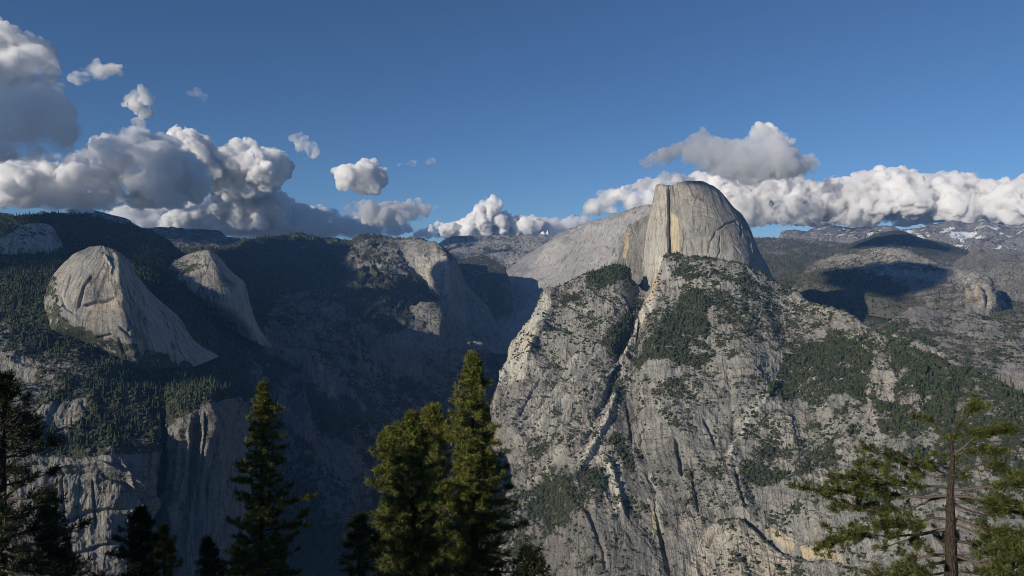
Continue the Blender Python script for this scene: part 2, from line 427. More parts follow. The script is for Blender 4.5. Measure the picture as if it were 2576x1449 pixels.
# ------------------------------------------------------------------ cover painted on the rock
DOMES = ('north_dome', 'basket_dome', 'west_dome')
VEG += [
 (('left_slope',), 0.95, [(-200, 760), (-200, 500), (500, 500), (700, 700), (700, 1000), (420, 960), (300, 940), (250, 900), (60, 860)], 1),
 (('left_slope',), 0.62, [(-200, 880), (0, 760), (60, 850), (200, 880), (380, 940), (420, 1080), (300, 1100), (120, 1110), (-200, 1060)], 1),
 (('left_slope',), 0.93, [(200, 960), (260, 930), (400, 930), (560, 975), (556, 1005), (470, 1035), (440, 1060), (400, 1060), (300, 1040), (220, 1030)], 1),
 (('left_slope',), 0.75, [(120, 1080), (300, 1050), (400, 1060), (400, 1110), (300, 1120), (200, 1125), (120, 1110)], 1),
 (('left_slope',), 0.15, [(10, 880), (60, 900), (95, 930), (80, 970), (0, 980), (-80, 930)], 1),
 (('left_slope',), 0.10, [(120, 1020), (200, 1020), (215, 1060), (160, 1085), (100, 1075)], 1),
 (('left_slope',), 0.10, [(-200, 1146), (300, 1152), (420, 1144), (440, 1078), (475, 1046), (520, 1022), (556, 1008), (700, 1008), (700, 1560), (-200, 1560)], 0.3),
 (('west_dome',), 0.45, [(-100, 700), (-100, 590), (60, 560), (150, 580), (200, 700)], 0.5),
 (('north_dome',), 0.75, [(150, 800), (200, 812), (262, 838), (330, 868), (400, 885), (480, 905), (600, 960), (100, 960), (100, 800)], 1.2),
 (('basket_dome',), 0.75, [(430, 725), (500, 745), (560, 790), (640, 850), (700, 890), (560, 900), (420, 800)], 1.2),
 (('north_dome',), 0.6, [(100, 780), (130, 700), (150, 700), (148, 740), (160, 780), (150, 830)], 0.8),
 (('north_dome',), 0.7, [(270, 900), (330, 880), (400, 900), (480, 930), (600, 960), (300, 970)], 1),
 (('north_dome',), 0.42, [(262, 622), (285, 622), (302, 690), (285, 700), (262, 668), (245, 640)], 0.4),
 (('basket_dome',), 0.42, [(400, 700), (440, 650), (510, 628), (560, 650), (520, 670), (470, 690), (430, 720)], 0.4),
 (('canyon_wall',), 0.95, [(400, 900), (400, 560), (1010, 590), (1020, 690), (1060, 730), (1010, 760), (1000, 850), (930, 800), (880, 745), (700, 740), (640, 900), (560, 960)], 1),
 (('canyon_wall',), 0.7, [(560, 1000), (650, 880), (720, 900), (900, 960), (1100, 930), (1300, 900), (1300, 1000), (1080, 1060), (950, 1150), (900, 1250), (700, 1450), (560, 1500), (600, 1250)], 2),
 (('canyon_wall',), 0.12, [(690, 850), (720, 840), (760, 900), (860, 970), (900, 1010), (840, 1010), (760, 960), (720, 910)], 1.5),
 (('canyon_wall',), 0.12, [(700, 1000), (740, 1000), (800, 1080), (880, 1150), (910, 1210), (850, 1200), (770, 1130), (720, 1070)], 1.5),
 (('canyon_wall',), 0.12, [(880, 820), (960, 840), (1040, 890), (1090, 960), (1020, 960), (930, 900)], 1.5),
 (('canyon_wall',), 0.15, [(1130, 800), (1200, 830), (1240, 880), (1180, 900), (1130, 860)], 1.5),
 (('canyon_wall',), 0.62, [(860, 640), (920, 600), (1010, 604), (1020, 650), (1046, 690), (1000, 720), (900, 690), (850, 670)], 1),
 (('canyon_wall',), 0.25, [(940, 625), (1000, 612), (1040, 640), (1030, 670), (980, 660)], 2),
 (('canyon_wall',), 0.3, [(990, 665), (1040, 690), (1050, 715), (1000, 700)], 2),
 (('canyon_wall',), 0.9, [(930, 700), (1060, 740), (1090, 780), (1030, 800), (1010, 850), (960, 860), (860, 790), (850, 740)], 1),
 (('watkins',), 0.9, [(980, 600), (1000, 620), (1020, 670), (1046, 695), (1080, 728), (1100, 750), (1100, 900), (940, 900), (940, 600)], 0.6),
 (('watkins',), 0.3, [(1000, 595), (1110, 600), (1110, 620), (1060, 625), (1004, 635)], 0.4),
 (('watkins',), 0.75, [(1108, 612), (1130, 634), (1148, 652), (1130, 660), (1105, 640)], 0.4),
 (('half_slope',), 0.88, [(1462, 700), (1480, 680), (1520, 660), (1560, 640), (1580, 700), (1560, 720), (1520, 730), (1480, 735)], 0.8),
 (('half_slope',), 0.7, [(1610, 755), (1632, 760), (1625, 800), (1600, 850), (1560, 900), (1520, 905), (1515, 870), (1545, 820), (1580, 770)], 1),
 (('half_slope',), 0.55, [(1380, 735), (1440, 745), (1480, 770), (1500, 800), (1460, 820), (1430, 800), (1380, 790)], 1),
 (('half_slope',), 0.6, [(1360, 800), (1400, 810), (1440, 830), (1455, 850), (1400, 850), (1365, 830)], 1),
 (('half_slope',), 0.6, [(1560, 600), (1900, 600), (1990, 735), (1960, 740), (1880, 715), (1800, 705), (1740, 712), (1700, 680), (1660, 665)], 1),
 (('half_slope',), 0.48, [(1740, 712), (1880, 715), (1990, 745), (2080, 785), (2000, 790), (1960, 800), (1880, 780), (1800, 760), (1740, 745)], 1),
 (('half_slope',), 0.82, [(1595, 915), (1630, 870), (1660, 845), (1695, 800), (1710, 745), (1760, 735), (1790, 760), (1780, 850), (1795, 895), (1750, 935), (1700, 915), (1650, 905), (1615, 925)], 1),
 (('half_slope',), 0.48, [(1790, 760), (1960, 790), (2160, 850), (2250, 860), (2300, 900), (2100, 900), (2000, 880), (1960, 900), (1930, 840), (1880, 850), (1890, 930), (1800, 900)], 1),
 (('half_slope',), 0.84, [(1973, 900), (2046, 866), (2136, 860), (2199, 886), (2205, 940), (2180, 1025), (2140, 1000), (2088, 1030), (2018, 1022), (1920, 1018), (1938, 965)], 1),
 (('half_slope',), 0.7, [(2205, 1080), (2190, 1000), (2230, 900), (2330, 900), (2400, 930), (2560, 1000), (2640, 1060), (2600, 1130), (2420, 1090), (2300, 1110), (2240, 1150)], 1),
 (('half_slope',), 0.22, [(2200, 900), (2240, 905), (2255, 960), (2250, 1010), (2210, 1010)], 1),
 (('half_slope',), 0.46, [(2190, 1100), (2300, 1100), (2440, 1100), (2600, 1130), (2600, 1300), (2300, 1330), (2180, 1280), (2110, 1220), (2150, 1160)], 1),
 (('half_slope',), 0.6, [(1640, 970), (1700, 960), (1740, 1010), (1750, 1090), (1720, 1100), (1660, 1060)], 1),
 (('half_slope',), 0.62, [(1880, 1130), (1950, 1100), (2000, 1150), (2100, 1140), (2130, 1170), (2120, 1200), (2000, 1210), (1900, 1210), (1860, 1180)], 1),
 (('half_slope',), 0.76, [(1540, 1100), (1570, 1110), (1590, 1150), (1600, 1200), (1570, 1190), (1545, 1150)], 1),
 (('half_slope',), 0.6, [(1300, 1230), (1400, 1200), (1500, 1190), (1520, 1240), (1480, 1300), (1400, 1330), (1350, 1420), (1200, 1450), (1240, 1280)], 1),
 (('half_slope',), 0.55, [(1920, 1290), (2020, 1280), (2060, 1330), (2030, 1360), (1950, 1350)], 1),
 (('half_slope',), 0.46, [(1400, 1050), (1480, 1010), (1500, 1060), (1440, 1130), (1380, 1150), (1330, 1140)], 1),
 (('plateau',), 0.97, [(1850, 900), (1850, 640), (1950, 640), (2060, 665), (2160, 680), (2300, 700), (2330, 760), (2400, 790), (2560, 800), (2560, 850), (2200, 900)], 1),
 (('plateau',), 0.75, [(1850, 640), (1850, 590), (2120, 600), (2140, 640), (2000, 640)], 1),
 (('east_dome',), 0.55, [(2010, 680), (2150, 630), (2260, 628), (2400, 680), (2350, 690), (2200, 665), (2080, 690)], 1),
 (('east_dome',), 0.9, [(1990, 800), (2000, 690), (2100, 670), (2200, 690), (2300, 740), (2330, 800), (2100, 810)], 1),
 (('east_dome',), 0.5, [(2300, 700), (2420, 710), (2440, 760), (2400, 790), (2320, 760)], 1),
 (('far_ridge',), 0.9, [(2100, 640), (2130, 605), (2240, 575), (2400, 615), (2420, 640), (2300, 660)], 0.5),
 (('low_domes',), 0.5, [(2200, 900), (2260, 800), (2600, 800), (2600, 1100), (2300, 1050)], 1),
 (('low_domes',), 0.92, [(2170, 870), (2220, 820), (2280, 820), (2340, 850), (2350, 900), (2260, 890)], 1),
 (('low_domes',), 0.08, [(2262, 800), (2300, 770), (2350, 776), (2385, 795), (2340, 815), (2290, 815)], 0.5),
 (('low_domes',), 0.08, [(2500, 930), (2560, 920), (2620, 960), (2620, 1060), (2540, 1010)], 0.5),
]
STAIN += [
 (('half_dome',), 0.6, [(1689, 535), (1708, 548), (1710, 600), (1708, 655), (1686, 655), (1689, 600)], 0.25),
 (('half_shoulder',), 0.7, [(1580, 572), (1588, 574), (1586, 620), (1578, 650), (1570, 650), (1574, 610)], 0.25),
 (('half_slope',), 0.7, [(1650, 700), (1662, 702), (1664, 730), (1656, 765), (1640, 780), (1648, 740)], 0.2),
 (('half_slope',), 0.4, [(1338, 845), (1352, 850), (1345, 880), (1330, 900), (1322, 890)], 0.4),
 (('half_slope',), 0.6, [(1630, 1260), (1645, 1270), (1655, 1330), (1650, 1345), (1638, 1300)], 0.4),
 (('half_slope',), 0.12, [(1740, 1380), (1800, 1320), (1900, 1330), (1960, 1400), (2020, 1449), (2020, 1500), (1720, 1500)], 1),
 (('half_slope',), 0.7, [(2010, 1382), (2060, 1385), (2110, 1395), (2140, 1425), (2120, 1430), (2050, 1412), (2015, 1405)], 0.4),
 (('half_slope',), 0.5, [(1925, 1310), (1960, 1335), (2010, 1370), (1990, 1380), (1940, 1345)], 0.4),
 (('north_dome',), 0.2, [(215, 778), (240, 762), (290, 750), (315, 756), (330, 790), (300, 790), (262, 775), (240, 785)], 0.4),
 (('east_dome',), 0.7, [(2455, 716), (2464, 720), (2468, 752), (2458, 756), (2454, 735)], 0.3),
 (('east_dome',), 0.6, [(2430, 735), (2442, 740), (2440, 756), (2428, 752)], 0.3),
]
PALE += [
 (('half_slope',), 1.0, [(1664, 706), (1645, 790), (1622, 845), (1590, 905), (1570, 908), (1598, 845), (1622, 790), (1645, 735)], 0.5),  # pale rib; the sunlight on its face is put into the tone too
 (('east_dome',), 0.5, [(2050, 660), (2160, 630), (2260, 622), (2500, 700), (2510, 780), (2400, 720), (2200, 690)], 1),
 (('half_slope',), 0.9, [(1370, 736), (1384, 760), (1360, 820), (1345, 870), (1320, 920), (1320, 960), (1250, 980), (1290, 870)], 0.5),  # left buttress lightened: the sun on its face is put into the colour
 (('half_slope',), 0.35, [(1740, 1390), (1800, 1320), (1960, 1380), (2000, 1500), (1720, 1500)], 1),
 (('half_dome',), 0.55, [(1600, 760), (1610, 640), (1640, 470), (1682, 470), (1682, 760)], 0.3),
 (('half_dome',), -0.2, [(1720, 520), (1760, 460), (1830, 500), (1850, 560), (1800, 600), (1730, 600)], 1),
 (('half_slope',), -0.45, [(1530, 980), (1560, 975), (1585, 1010), (1600, 1080), (1590, 1130), (1560, 1110), (1540, 1040)], 0.6),
 (('half_slope',), -0.25, [(1290, 1180), (1500, 1180), (1700, 1100), (1740, 1300), (1600, 1500), (1290, 1500)], 1),
 (('half_slope',), 0.4, [(1550, 980), (1560, 1030), (1530, 1090), (1500, 1180), (1470, 1200), (1480, 1120), (1510, 1030)], 0.5),
 (('half_slope',), 0.35, [(1935, 950), (1958, 960), (1930, 1010), (1880, 1060), (1850, 1150), (1825, 1150), (1850, 1060), (1900, 1000)], 0.5),
 (('half_slope',), 0.4, [(1520, 1180), (1560, 1170), (1580, 1250), (1540, 1320), (1515, 1270)], 0.5),
 (('half_slope',), 0.3, [(1550, 640), (2000, 700), (2100, 800), (1900, 790), (1700, 720)], 1),
 (('clouds_rest',), 0.5, [(1200, 900), (1380, 600), (1700, 500), (1700, 900)], 1),
 (('watkins',), 0.5, [(1003, 600), (1120, 610), (1130, 750), (1060, 720)], 0.5),
]
SNOW += [
 (('far_peaks',), 0.42, [(2040, 560), (2600, 540), (2600, 640), (2040, 605)], 0.5),
 (('far_peaks',), 0.2, [(1900, 570), (2040, 570), (2040, 610), (1900, 610)], 0.5),
 (('far_peaks',), 0.55, [(2440, 570), (2600, 575), (2600, 600), (2300, 605), (2280, 585)], 0.5),
 (('far_peaks_west',), 0.65, [(150, 520), (250, 520), (250, 535), (200, 545), (150, 540)], 0.5),
 (('tenaya_spires',), 0.75, [(1300, 570), (1400, 570), (1400, 610), (1300, 610)], 0.5),
]
FEAT['half_slope'] = [
 ([(1560, 900), (1510, 960), (1450, 1010), (1400, 1065), (1360, 1120)], 4, 12, 'rib'),
 ([(1480, 880), (1430, 940), (1390, 985), (1350, 1020)], 5, 12, 'rib'),
 ([(1470, 870), (1410, 930), (1370, 975)], 5, 13, 'crack'),
 ([(1520, 1040), (1470, 1100), (1420, 1150), (1370, 1190), (1330, 1220)], 4, 11, 'rib'),
 ([(1510, 1080), (1460, 1130), (1400, 1180)], 5, 12, 'crack'),
 ([(1420, 1130), (1380, 1175), (1345, 1215), (1320, 1228)], 6, 9, 'rib'),
 ([(1400, 900), (1360, 960), (1330, 1010), (1310, 1050)], 4, 13, 'crack'),
 ([(1350, 850), (1330, 900), (1322, 950)], 5, 14, 'rib'),
 ([(1680, 780), (1660, 850), (1645, 890)], 6, 10, 'rib'),
 ([(1960, 950), (1935, 1000), (1890, 1060), (1850, 1110), (1830, 1180)], 7, 9, 'rib'),
 ([(1480, 1280), (1500, 1340), (1520, 1400), (1525, 1450)], 5, 13, 'crack'),
 ([(1740, 1180), (1750, 1240), (1760, 1300)], 4, 14, 'crack'),
 ([(1850, 1180), (1860, 1240), (1880, 1290)], 4, 12, 'crack'),
 ([(2060, 1180), (2070, 1240), (2060, 1290)], 5, 12, 'crack'),
 ([(1662, 706), (1656, 756), (1636, 795), (1613, 837), (1594, 875), (1580, 903), (1560, 930)], 9, 34, 'rib'),
 ([(1645, 735), (1625, 790), (1598, 838), (1575, 880)], 9, -13, 'rib'),
 ([(1530, 880), (1492, 915), (1452, 956), (1400, 995), (1340, 1050), (1300, 1085)], 3.5, 14, 'rib'),
 ([(1540, 890), (1502, 925), (1462, 970), (1410, 1009), (1350, 1064)], 6, 13, 'crack'),
 ([(1440, 985), (1373, 1047), (1331, 1090), (1291, 1117)], 4, 12, 'rib'),
 ([(1447, 996), (1383, 1060), (1341, 1103)], 5, 12, 'crack'),
 ([(1556, 975), (1535, 1040), (1500, 1110), (1470, 1170), (1450, 1230)], 8, 20, 'rib'),
 ([(1535, 985), (1505, 1050), (1470, 1110)], 9, 14, 'crack'),
 ([(1626, 935), (1632, 965), (1630, 1000)], 4, 16, 'crack'),
 ([(1575, 1010), (1583, 1060), (1590, 1120)], 3.5, 12, 'crack'),
 ([(1600, 1110), (1618, 1160), (1638, 1205), (1656, 1255), (1657, 1310), (1668, 1365), (1690, 1470)], 5, 36, 'crack'),
 ([(1634, 1180), (1654, 1215), (1672, 1260), (1674, 1310), (1686, 1365)], 8, 16, 'rib'),
 ([(1700, 1105), (1710, 1150), (1716, 1200)], 4, 24, 'crack'),
 ([(1770, 1050), (1790, 1090), (1800, 1120)], 4, 14, 'crack'),
 ([(2190, 1030), (2161, 1067), (2136, 1109)], 4.5, 22, 'crack'),
 ([(2176, 1070), (2150, 1110), (2140, 1160)], 4.5, 14, 'crack'),
 ([(2028, 1100), (2025, 1130)], 5, 16, 'crack'),
 ([(1770, 1330), (1800, 1300), (1850, 1300), (1900, 1320), (1960, 1370), (2060, 1420)], 9, 26, 'crack'),
 ([(1780, 1385), (1800, 1350), (1840, 1335)], 5, 18, 'crack'),
 ([(1500, 1150), (1540, 1190), (1560, 1260), (1570, 1330)], 8, 14, 'rib'),
 ([(1388, 765), (1430, 770), (1470, 790), (1500, 800)], 5, 12, 'crack'),
 ([(1370, 815), (1420, 822), (1450, 850)], 5, 16, 'crack'),
 ([(1830, 930), (1840, 1000), (1850, 1060), (1842, 1110)], 6, 12, 'crack'),
 ([(2225, 890), (2255, 930), (2275, 980)], 5, 12, 'crack'),
 ([(2120, 820), (2160, 860), (2210, 900), (2300, 880)], 6, 9, 'rib'),
]
FEAT['half_dome'] = [
 ([(1725, 500), (1745, 520), (1775, 528)], 1.8, 4, 'crack'), ([(1740, 548), (1765, 540), (1795, 548)], 1.8, 4, 'crack'), ([(1820, 610), (1845, 620), (1862, 640)], 1.8, 5, 'crack'),
 ([(1728, 600), (1745, 618), (1750, 640)], 1.8, 5, 'crack'), ([(1771, 600), (1768, 630), (1775, 655)], 1.8, 5, 'crack'), ([(1850, 520), (1870, 556), (1886, 600), (1893, 650)], 2.2, 5, 'rib'),
 ([(1657, 480), (1660, 540), (1655, 620), (1645, 700)], 1.5, 3, 'crack'), ([(1667, 480), (1669, 560), (1664, 640), (1655, 720)], 1.5, 3, 'crack'), ([(1648, 560), (1640, 640), (1632, 720)], 1.5, 3, 'crack'),
 ([(1672, 486), (1677, 540), (1676, 600), (1668, 660)], 3.0, 9, 'crack'),
 ([(1783, 640), (1790, 605), (1805, 580)], 3.0, 9, 'crack'),
 ([(1805, 580), (1825, 562), (1850, 558), (1870, 575)], 2.5, 7, 'crack'),
 ([(1755, 582), (1765, 568), (1776, 570), (1776, 585)], 2.0, 6, 'crack'),
 ([(1864, 568), (1866, 592)], 2, 7, 'crack'),
 ([(1738, 610), (1752, 630), (1760, 650)], 2.5, 7, 'crack'),
 ([(1815, 590), (1812, 630), (1802, 655)], 2.5, 6, 'crack'),
 ([(1712, 545), (1716, 600), (1720, 650)], 3, 6, 'rib'),
]
FEAT['north_dome'] = [
 ([(335, 740), (372, 800), (400, 850), (415, 900)], 3, 7, 'crack'), ([(365, 770), (420, 830), (470, 870)], 2.5, 6, 'rib'), ([(300, 820), (330, 845), (370, 850)], 3, 9, 'crack'),
 ([(150, 740), (165, 775), (190, 790)], 3, 7, 'crack'), ([(265, 640), (272, 660), (284, 675), (282, 700)], 3, 8, 'rib'), ([(300, 850), (310, 890), (340, 910)], 3, 8, 'crack'),
 ([(290, 630), (297, 660), (300, 690), (306, 730), (312, 760)], 4, 7, 'rib'), ([(180, 690), (168, 720), (160, 750)], 2.5, 6, 'crack'),
 ([(350, 760), (400, 800), (450, 850), (480, 880)], 3, 6, 'crack'), ([(240, 850), (280, 840), (320, 860)], 3, 8, 'crack'),
 ([(232, 690), (212, 720), (203, 750), (197, 778)], 3.0, 13, 'crack'),
 ([(212, 770), (240, 762), (270, 755), (295, 748)], 3.0, 13, 'crack'),
 ([(322, 762), (340, 783), (358, 805), (371, 824)], 4, 18, 'rib'),
 ([(310, 760), (322, 790), (328, 815), (322, 840)], 3.5, -8, 'rib'),
]
FEAT['left_slope'] = [
 ([(448, 1085), (446, 1150), (436, 1230), (430, 1330)], 4, 20, 'rib'), ([(478, 1060), (475, 1130), (470, 1200), (455, 1290)], 3.5, 17, 'rib'),
 ([(488, 1060), (484, 1150), (478, 1240)], 3.5, 18, 'crack'), ([(512, 1040), (508, 1100), (500, 1180), (492, 1260)], 3.5, 17, 'rib'),
 ([(540, 1030), (536, 1090), (530, 1170), (520, 1260)], 4, 18, 'crack'), ([(553, 1012), (552, 1045), (556, 1080)], 4, 16, 'rib'),
 ([(430, 1240), (450, 1290), (440, 1350), (460, 1400)], 5, 16, 'rib'), ([(470, 1260), (480, 1320), (470, 1400)], 5, 16, 'rib'), ([(458, 1250), (462, 1330), (455, 1400)], 4, 16, 'crack'),
 ([(150, 1160), (158, 1230), (160, 1300)], 3, 10, 'crack'), ([(232, 1200), (236, 1260), (238, 1330)], 3, 10, 'crack'), ([(300, 1160), (330, 1230), (352, 1290)], 4, 14, 'rib'),
 ([(412, 1060), (410, 1150), (402, 1250), (395, 1330)], 12, 60, 'crack'),
 ([(465, 1060), (458, 1150), (450, 1230), (445, 1320)], 6, 14, 'rib'),
 ([(500, 1040), (492, 1120), (488, 1200), (470, 1320)], 5, 18, 'crack'),
 ([(530, 1030), (520, 1100), (512, 1180), (505, 1300)], 6, 16, 'rib'),
 ([(550, 1010), (556, 1060), (548, 1140)], 5, 14, 'crack'),
 ([(110, 1180), (180, 1165), (260, 1170), (320, 1195), (370, 1250), (395, 1310)], 5, 15, 'rib'),
 ([(100, 1200), (180, 1188), (255, 1192), (310, 1215), (355, 1270), (378, 1325)], 7, 15, 'crack'),
 ([(140, 1330), (220, 1290), (330, 1280)], 6, 18, 'crack'),
 ([(170, 1400), (260, 1370), (340, 1360)], 5, 14, 'crack'),
]
FEAT['watkins'] = [
 ([(1040, 640), (1052, 680), (1066, 720)], 3, 12, 'crack'), ([(1066, 640), (1074, 690), (1082, 730)], 3, 12, 'rib'),
 ([(1124, 660), (1121, 690), (1118, 720), (1122, 750)], 4, 20, 'rib'),
 ([(1110, 690), (1106, 730), (1104, 760)], 4, 22, 'crack'),
 ([(1080, 660), (1088, 700), (1092, 740)], 4, 12, 'crack'),
]
FEAT['east_dome'] = [
 ([(2395, 735), (2410, 716), (2440, 710), (2475, 725), (2486, 750), (2480, 780)], 5, 38, 'crack'),
 ([(2425, 740), (2440, 722), (2470, 728), (2474, 770)], 6, 22, 'rib'),
]
FEAT['clouds_rest'] = [
 ([(1392, 760), (1430, 748), (1480, 742), (1540, 735)], 3, 14, 'crack'),
 ([(1560, 610), (1530, 660), (1490, 700), (1450, 730)], 3, 14, 'crack'),
]
# ------------------------------------------------------------------ terrain
def rows(R):      # rows bottom->top  ->  columns
    return [list(c) for c in zip(*R)]

xs = [-120, -20, 60, 130, 200, 270, 330, 385, 412, 440, 480, 520, 556, 590, 640]
def row(ys, ds, X=xs):
    ys = [ys] * len(X) if np.isscalar(ys) else ys
    return list(zip(X, ys, ds))
cl0 = [2.15, 2.12, 2.10, 2.09, 2.08, 2.08, 2.09, 2.14, 2.30, 2.18, 2.15, 2.15, 2.2, 2.35, 2.6]
LS = [
 row(1600, [d - .02 for d in cl0]), row(1449, cl0),
 row(1330, [2.2, 2.16, 2.13, 2.11, 2.09, 2.09, 2.1, 2.16, 2.34, 2.2, 2.17, 2.17, 2.22, 2.38, 2.65]),
 row(1230, [2.25, 2.2, 2.16, 2.13, 2.11, 2.11, 2.12, 2.18, 2.38, 2.23, 2.2, 2.2, 2.25, 2.42, 2.7]),
 row([1120, 1120, 1130, 1140, 1150, 1145, 1150, 1140, 1140, 1130, 1140, 1140, 1140, 1140, 1140], [2.3, 2.26, 2.2, 2.17, 2.14, 2.14, 2.15, 2.2, 2.42, 2.26, 2.22, 2.22, 2.28, 2.46, 2.75]),
 row([1070, 1070, 1080, 1090, 1095, 1095, 1100, 1090, 1080, 1060, 1050, 1050, 1060, 1080, 1100], [2.45, 2.42, 2.34, 2.3, 2.27, 2.27, 2.28, 2.3, 2.46, 2.3, 2.25, 2.25, 2.31, 2.5, 2.8]),
 row([1020, 1020, 1020, 1025, 1025, 1025, 1025, 1030, 1030, 1020, 1005, 1000, 1003, 1040, 1060], [2.6, 2.55, 2.48, 2.42, 2.4, 2.4, 2.4, 2.42, 2.46, 2.38, 2.32, 2.31, 2.34, 2.55, 2.85]),
 row([960, 960, 955, 955, 950, 950, 950, 960, 965, 960, 965, 975, 985, 1000, 1010], [2.75, 2.7, 2.65, 2.62, 2.64, 2.7, 2.78, 2.84, 2.87, 2.9, 2.93, 2.97, 3.0, 3.1, 3.2]),
 row([880, 880, 880, 880, 880, 880, 880, 890, 900, 905, 915, 930, 940, 950, 960], [3.0, 2.95, 2.92, 2.92, 2.94, 3.0, 3.06, 3.14, 3.2, 3.26, 3.32, 3.4, 3.5, 3.6, 3.65]),
 row([800, 800, 800, 800, 800, 800, 805, 815, 825, 830, 845, 860, 880, 890, 910], [3.2, 3.15, 3.1, 3.06, 3.06, 3.08, 3.15, 3.3, 3.42, 3.5, 3.62, 3.78, 3.9, 4.0, 4.05]),
 row([730, 725, 720, 720, 720, 725, 730, 740, 745, 750, 765, 790, 820, 840, 870], [3.5, 3.45, 3.4, 3.4, 3.4, 3.45, 3.5, 3.6, 3.7, 3.8, 3.95, 4.1, 4.2, 4.3, 4.4]),
 row([680, 670, 665, 665, 665, 670, 680, 690, 700, 705, 710, 730, 760, 790, 830], [3.9, 3.9, 3.9, 3.9, 3.9, 3.9, 3.9, 4.0, 4.05, 4.1, 4.2, 4.3, 4.4, 4.5, 4.6]),
 row([630, 625, 620, 620, 620, 622, 625, 630, 640, 650, 665, 690, 725, 765, 805], [4.5, 4.5, 4.5, 4.5, 4.5, 4.5, 4.5, 4.5, 4.55, 4.6, 4.7, 4.8, 4.9, 5.0, 5.0]),
 row([558, 554, 549, 543, 542, 560, 573, 591, 606, 628, 655, 680, 712, 755, 795], [5.4, 5.4, 5.4, 5.4, 5.4, 5.3, 5.2, 5.1, 5.05, 5.0, 5.0, 5.1, 5.2, 5.3, 5.3]),
]
LS = [[(-700.0, r[0][1], r[0][2] * 1.04)] + r for r in LS]
sheet('left_slope', 'wooded mountain side above a sheer streaked granite cliff', rows(LS), step=1.9, A=(14, 130), G=(15, 60, 5.0), B=(14, 600), crag=1.6, veg=0.9, sides=(0, 1), objname='mountain_side')
sheet('west_dome', 'low pale granite dome dotted with trees at the far left', [
 [(-80, 668, 4.2), (-80, 640, 4.25), (-80, 620, 4.3), (-80, 605, 4.4)], [(-20, 668, 4.15), (-20, 640, 4.2), (-15, 615, 4.28), (-5, 599, 4.38)],
 [(12, 667, 4.13), (12, 640, 4.18), (18, 610, 4.27), (28, 580, 4.4)], [(50, 665, 4.12), (50, 640, 4.17), (55, 608, 4.26), (62, 565, 4.42)],
 [(95, 660, 4.12), (95, 637, 4.18), (95, 606, 4.26), (91, 562, 4.42)], [(140, 652, 4.18), (138, 632, 4.22), (130, 603, 4.29), (118, 566, 4.43)],
 [(180, 645, 4.35), (165, 625, 4.37), (150, 600, 4.4), (136, 577, 4.46)]], A=(5, 60), G=(3, 50, 3), B=(8, 300), mat=M_ROCK_SMOOTH, sides=(1, 1), back=((40, .15), (250, .4), (600, .7)), pale=0.35, objname='granite_dome')
sheet('north_dome', 'tall rounded granite dome on the left with a long smooth right flank', [
 [(112, 762, 3.08), (114, 748, 3.09), (118, 735, 3.1), (124, 712, 3.12), (136, 692, 3.14), (158, 666, 3.17), (190, 638, 3.22), (228, 622, 3.3)],
 [(120, 850, 3.06), (135, 810, 2.97), (155, 772, 2.99), (170, 735, 3.02), (182, 702, 3.05), (200, 673, 3.09), (220, 645, 3.15), (246, 619, 3.3)],
 [(200, 868, 3.0), (203, 825, 2.92), (208, 782, 2.95), (216, 745, 2.97), (228, 710, 3.0), (240, 680, 3.04), (252, 650, 3.11), (260, 620.5, 3.28)],
 [(275, 905, 2.95), (264, 848, 2.89), (262, 792, 2.91), (265, 755, 2.95), (270, 715, 2.98), (275, 683, 3.02), (276, 651, 3.1), (269, 622.5, 3.27)],
 [(345, 930, 2.90), (328, 855, 2.87), (316, 798, 2.89), (305, 755, 2.93), (298, 715, 2.96), (296, 685, 3.0), (291, 652, 3.1), (278, 627, 3.25)],
 [(405, 928, 2.98), (388, 868, 2.97), (363, 802, 3.02), (343, 757, 3.06), (326, 720, 3.09), (314, 692, 3.12), (306, 659, 3.18), (289, 630, 3.27)],
 [(472, 925, 3.1), (446, 880, 3.09), (407, 812, 3.16), (378, 764, 3.19), (350, 724, 3.22), (332, 696, 3.24), (320, 662, 3.28), (300, 635, 3.31)],
 [(550, 898, 3.34), (492, 862, 3.28), (448, 798, 3.34), (410, 766, 3.35), (366, 722, 3.37), (340, 686, 3.38), (328, 658, 3.38), (309, 640, 3.38)]],
 step=1.5, A=(4, 90), G=(2.2, 45, 8), B=(3, 330), mat=M_ROCK_SMOOTH, sides=(1, 1), back=((30, .08), (200, .25), (700, .5)), blur=2, objname='granite_dome')
sheet('basket_dome', 'smaller rounded granite dome second from the left', [
 [(395, 725, 4.12), (398, 712, 4.13), (405, 700, 4.15), (413, 685, 4.18), (439, 658, 4.25), (469, 641, 4.35)],
 [(440, 745, 4.15), (448, 718, 4.06), (457, 697, 4.1), (467, 676, 4.15), (478, 655, 4.22), (495, 634, 4.35)],
 [(500, 775, 4.1), (503, 740, 4.0), (507, 710, 4.03), (511, 682, 4.08), (514, 657, 4.15), (518, 629.5, 4.33)],
 [(565, 815, 4.08), (560, 765, 3.96), (553, 725, 4.0), (547, 692, 4.05), (538, 662, 4.13), (529, 632, 4.32)],
 [(620, 850, 4.08), (610, 795, 3.98), (598, 748, 4.02), (583, 710, 4.07), (562, 673, 4.15), (541, 638, 4.32)],
 [(692, 885, 4.15), (648, 820, 4.17), (628, 762, 4.2), (614, 712, 4.22), (585, 688, 4.26), (551, 647, 4.34)]],
 step=1.6, A=(4, 80), G=(3, 40, 4), B=(3, 300), mat=M_ROCK_SMOOTH, sides=(1, 1), back=((30, .1), (200, .3), (700, .6)), blur=2, pale=0.1, objname='granite_dome')
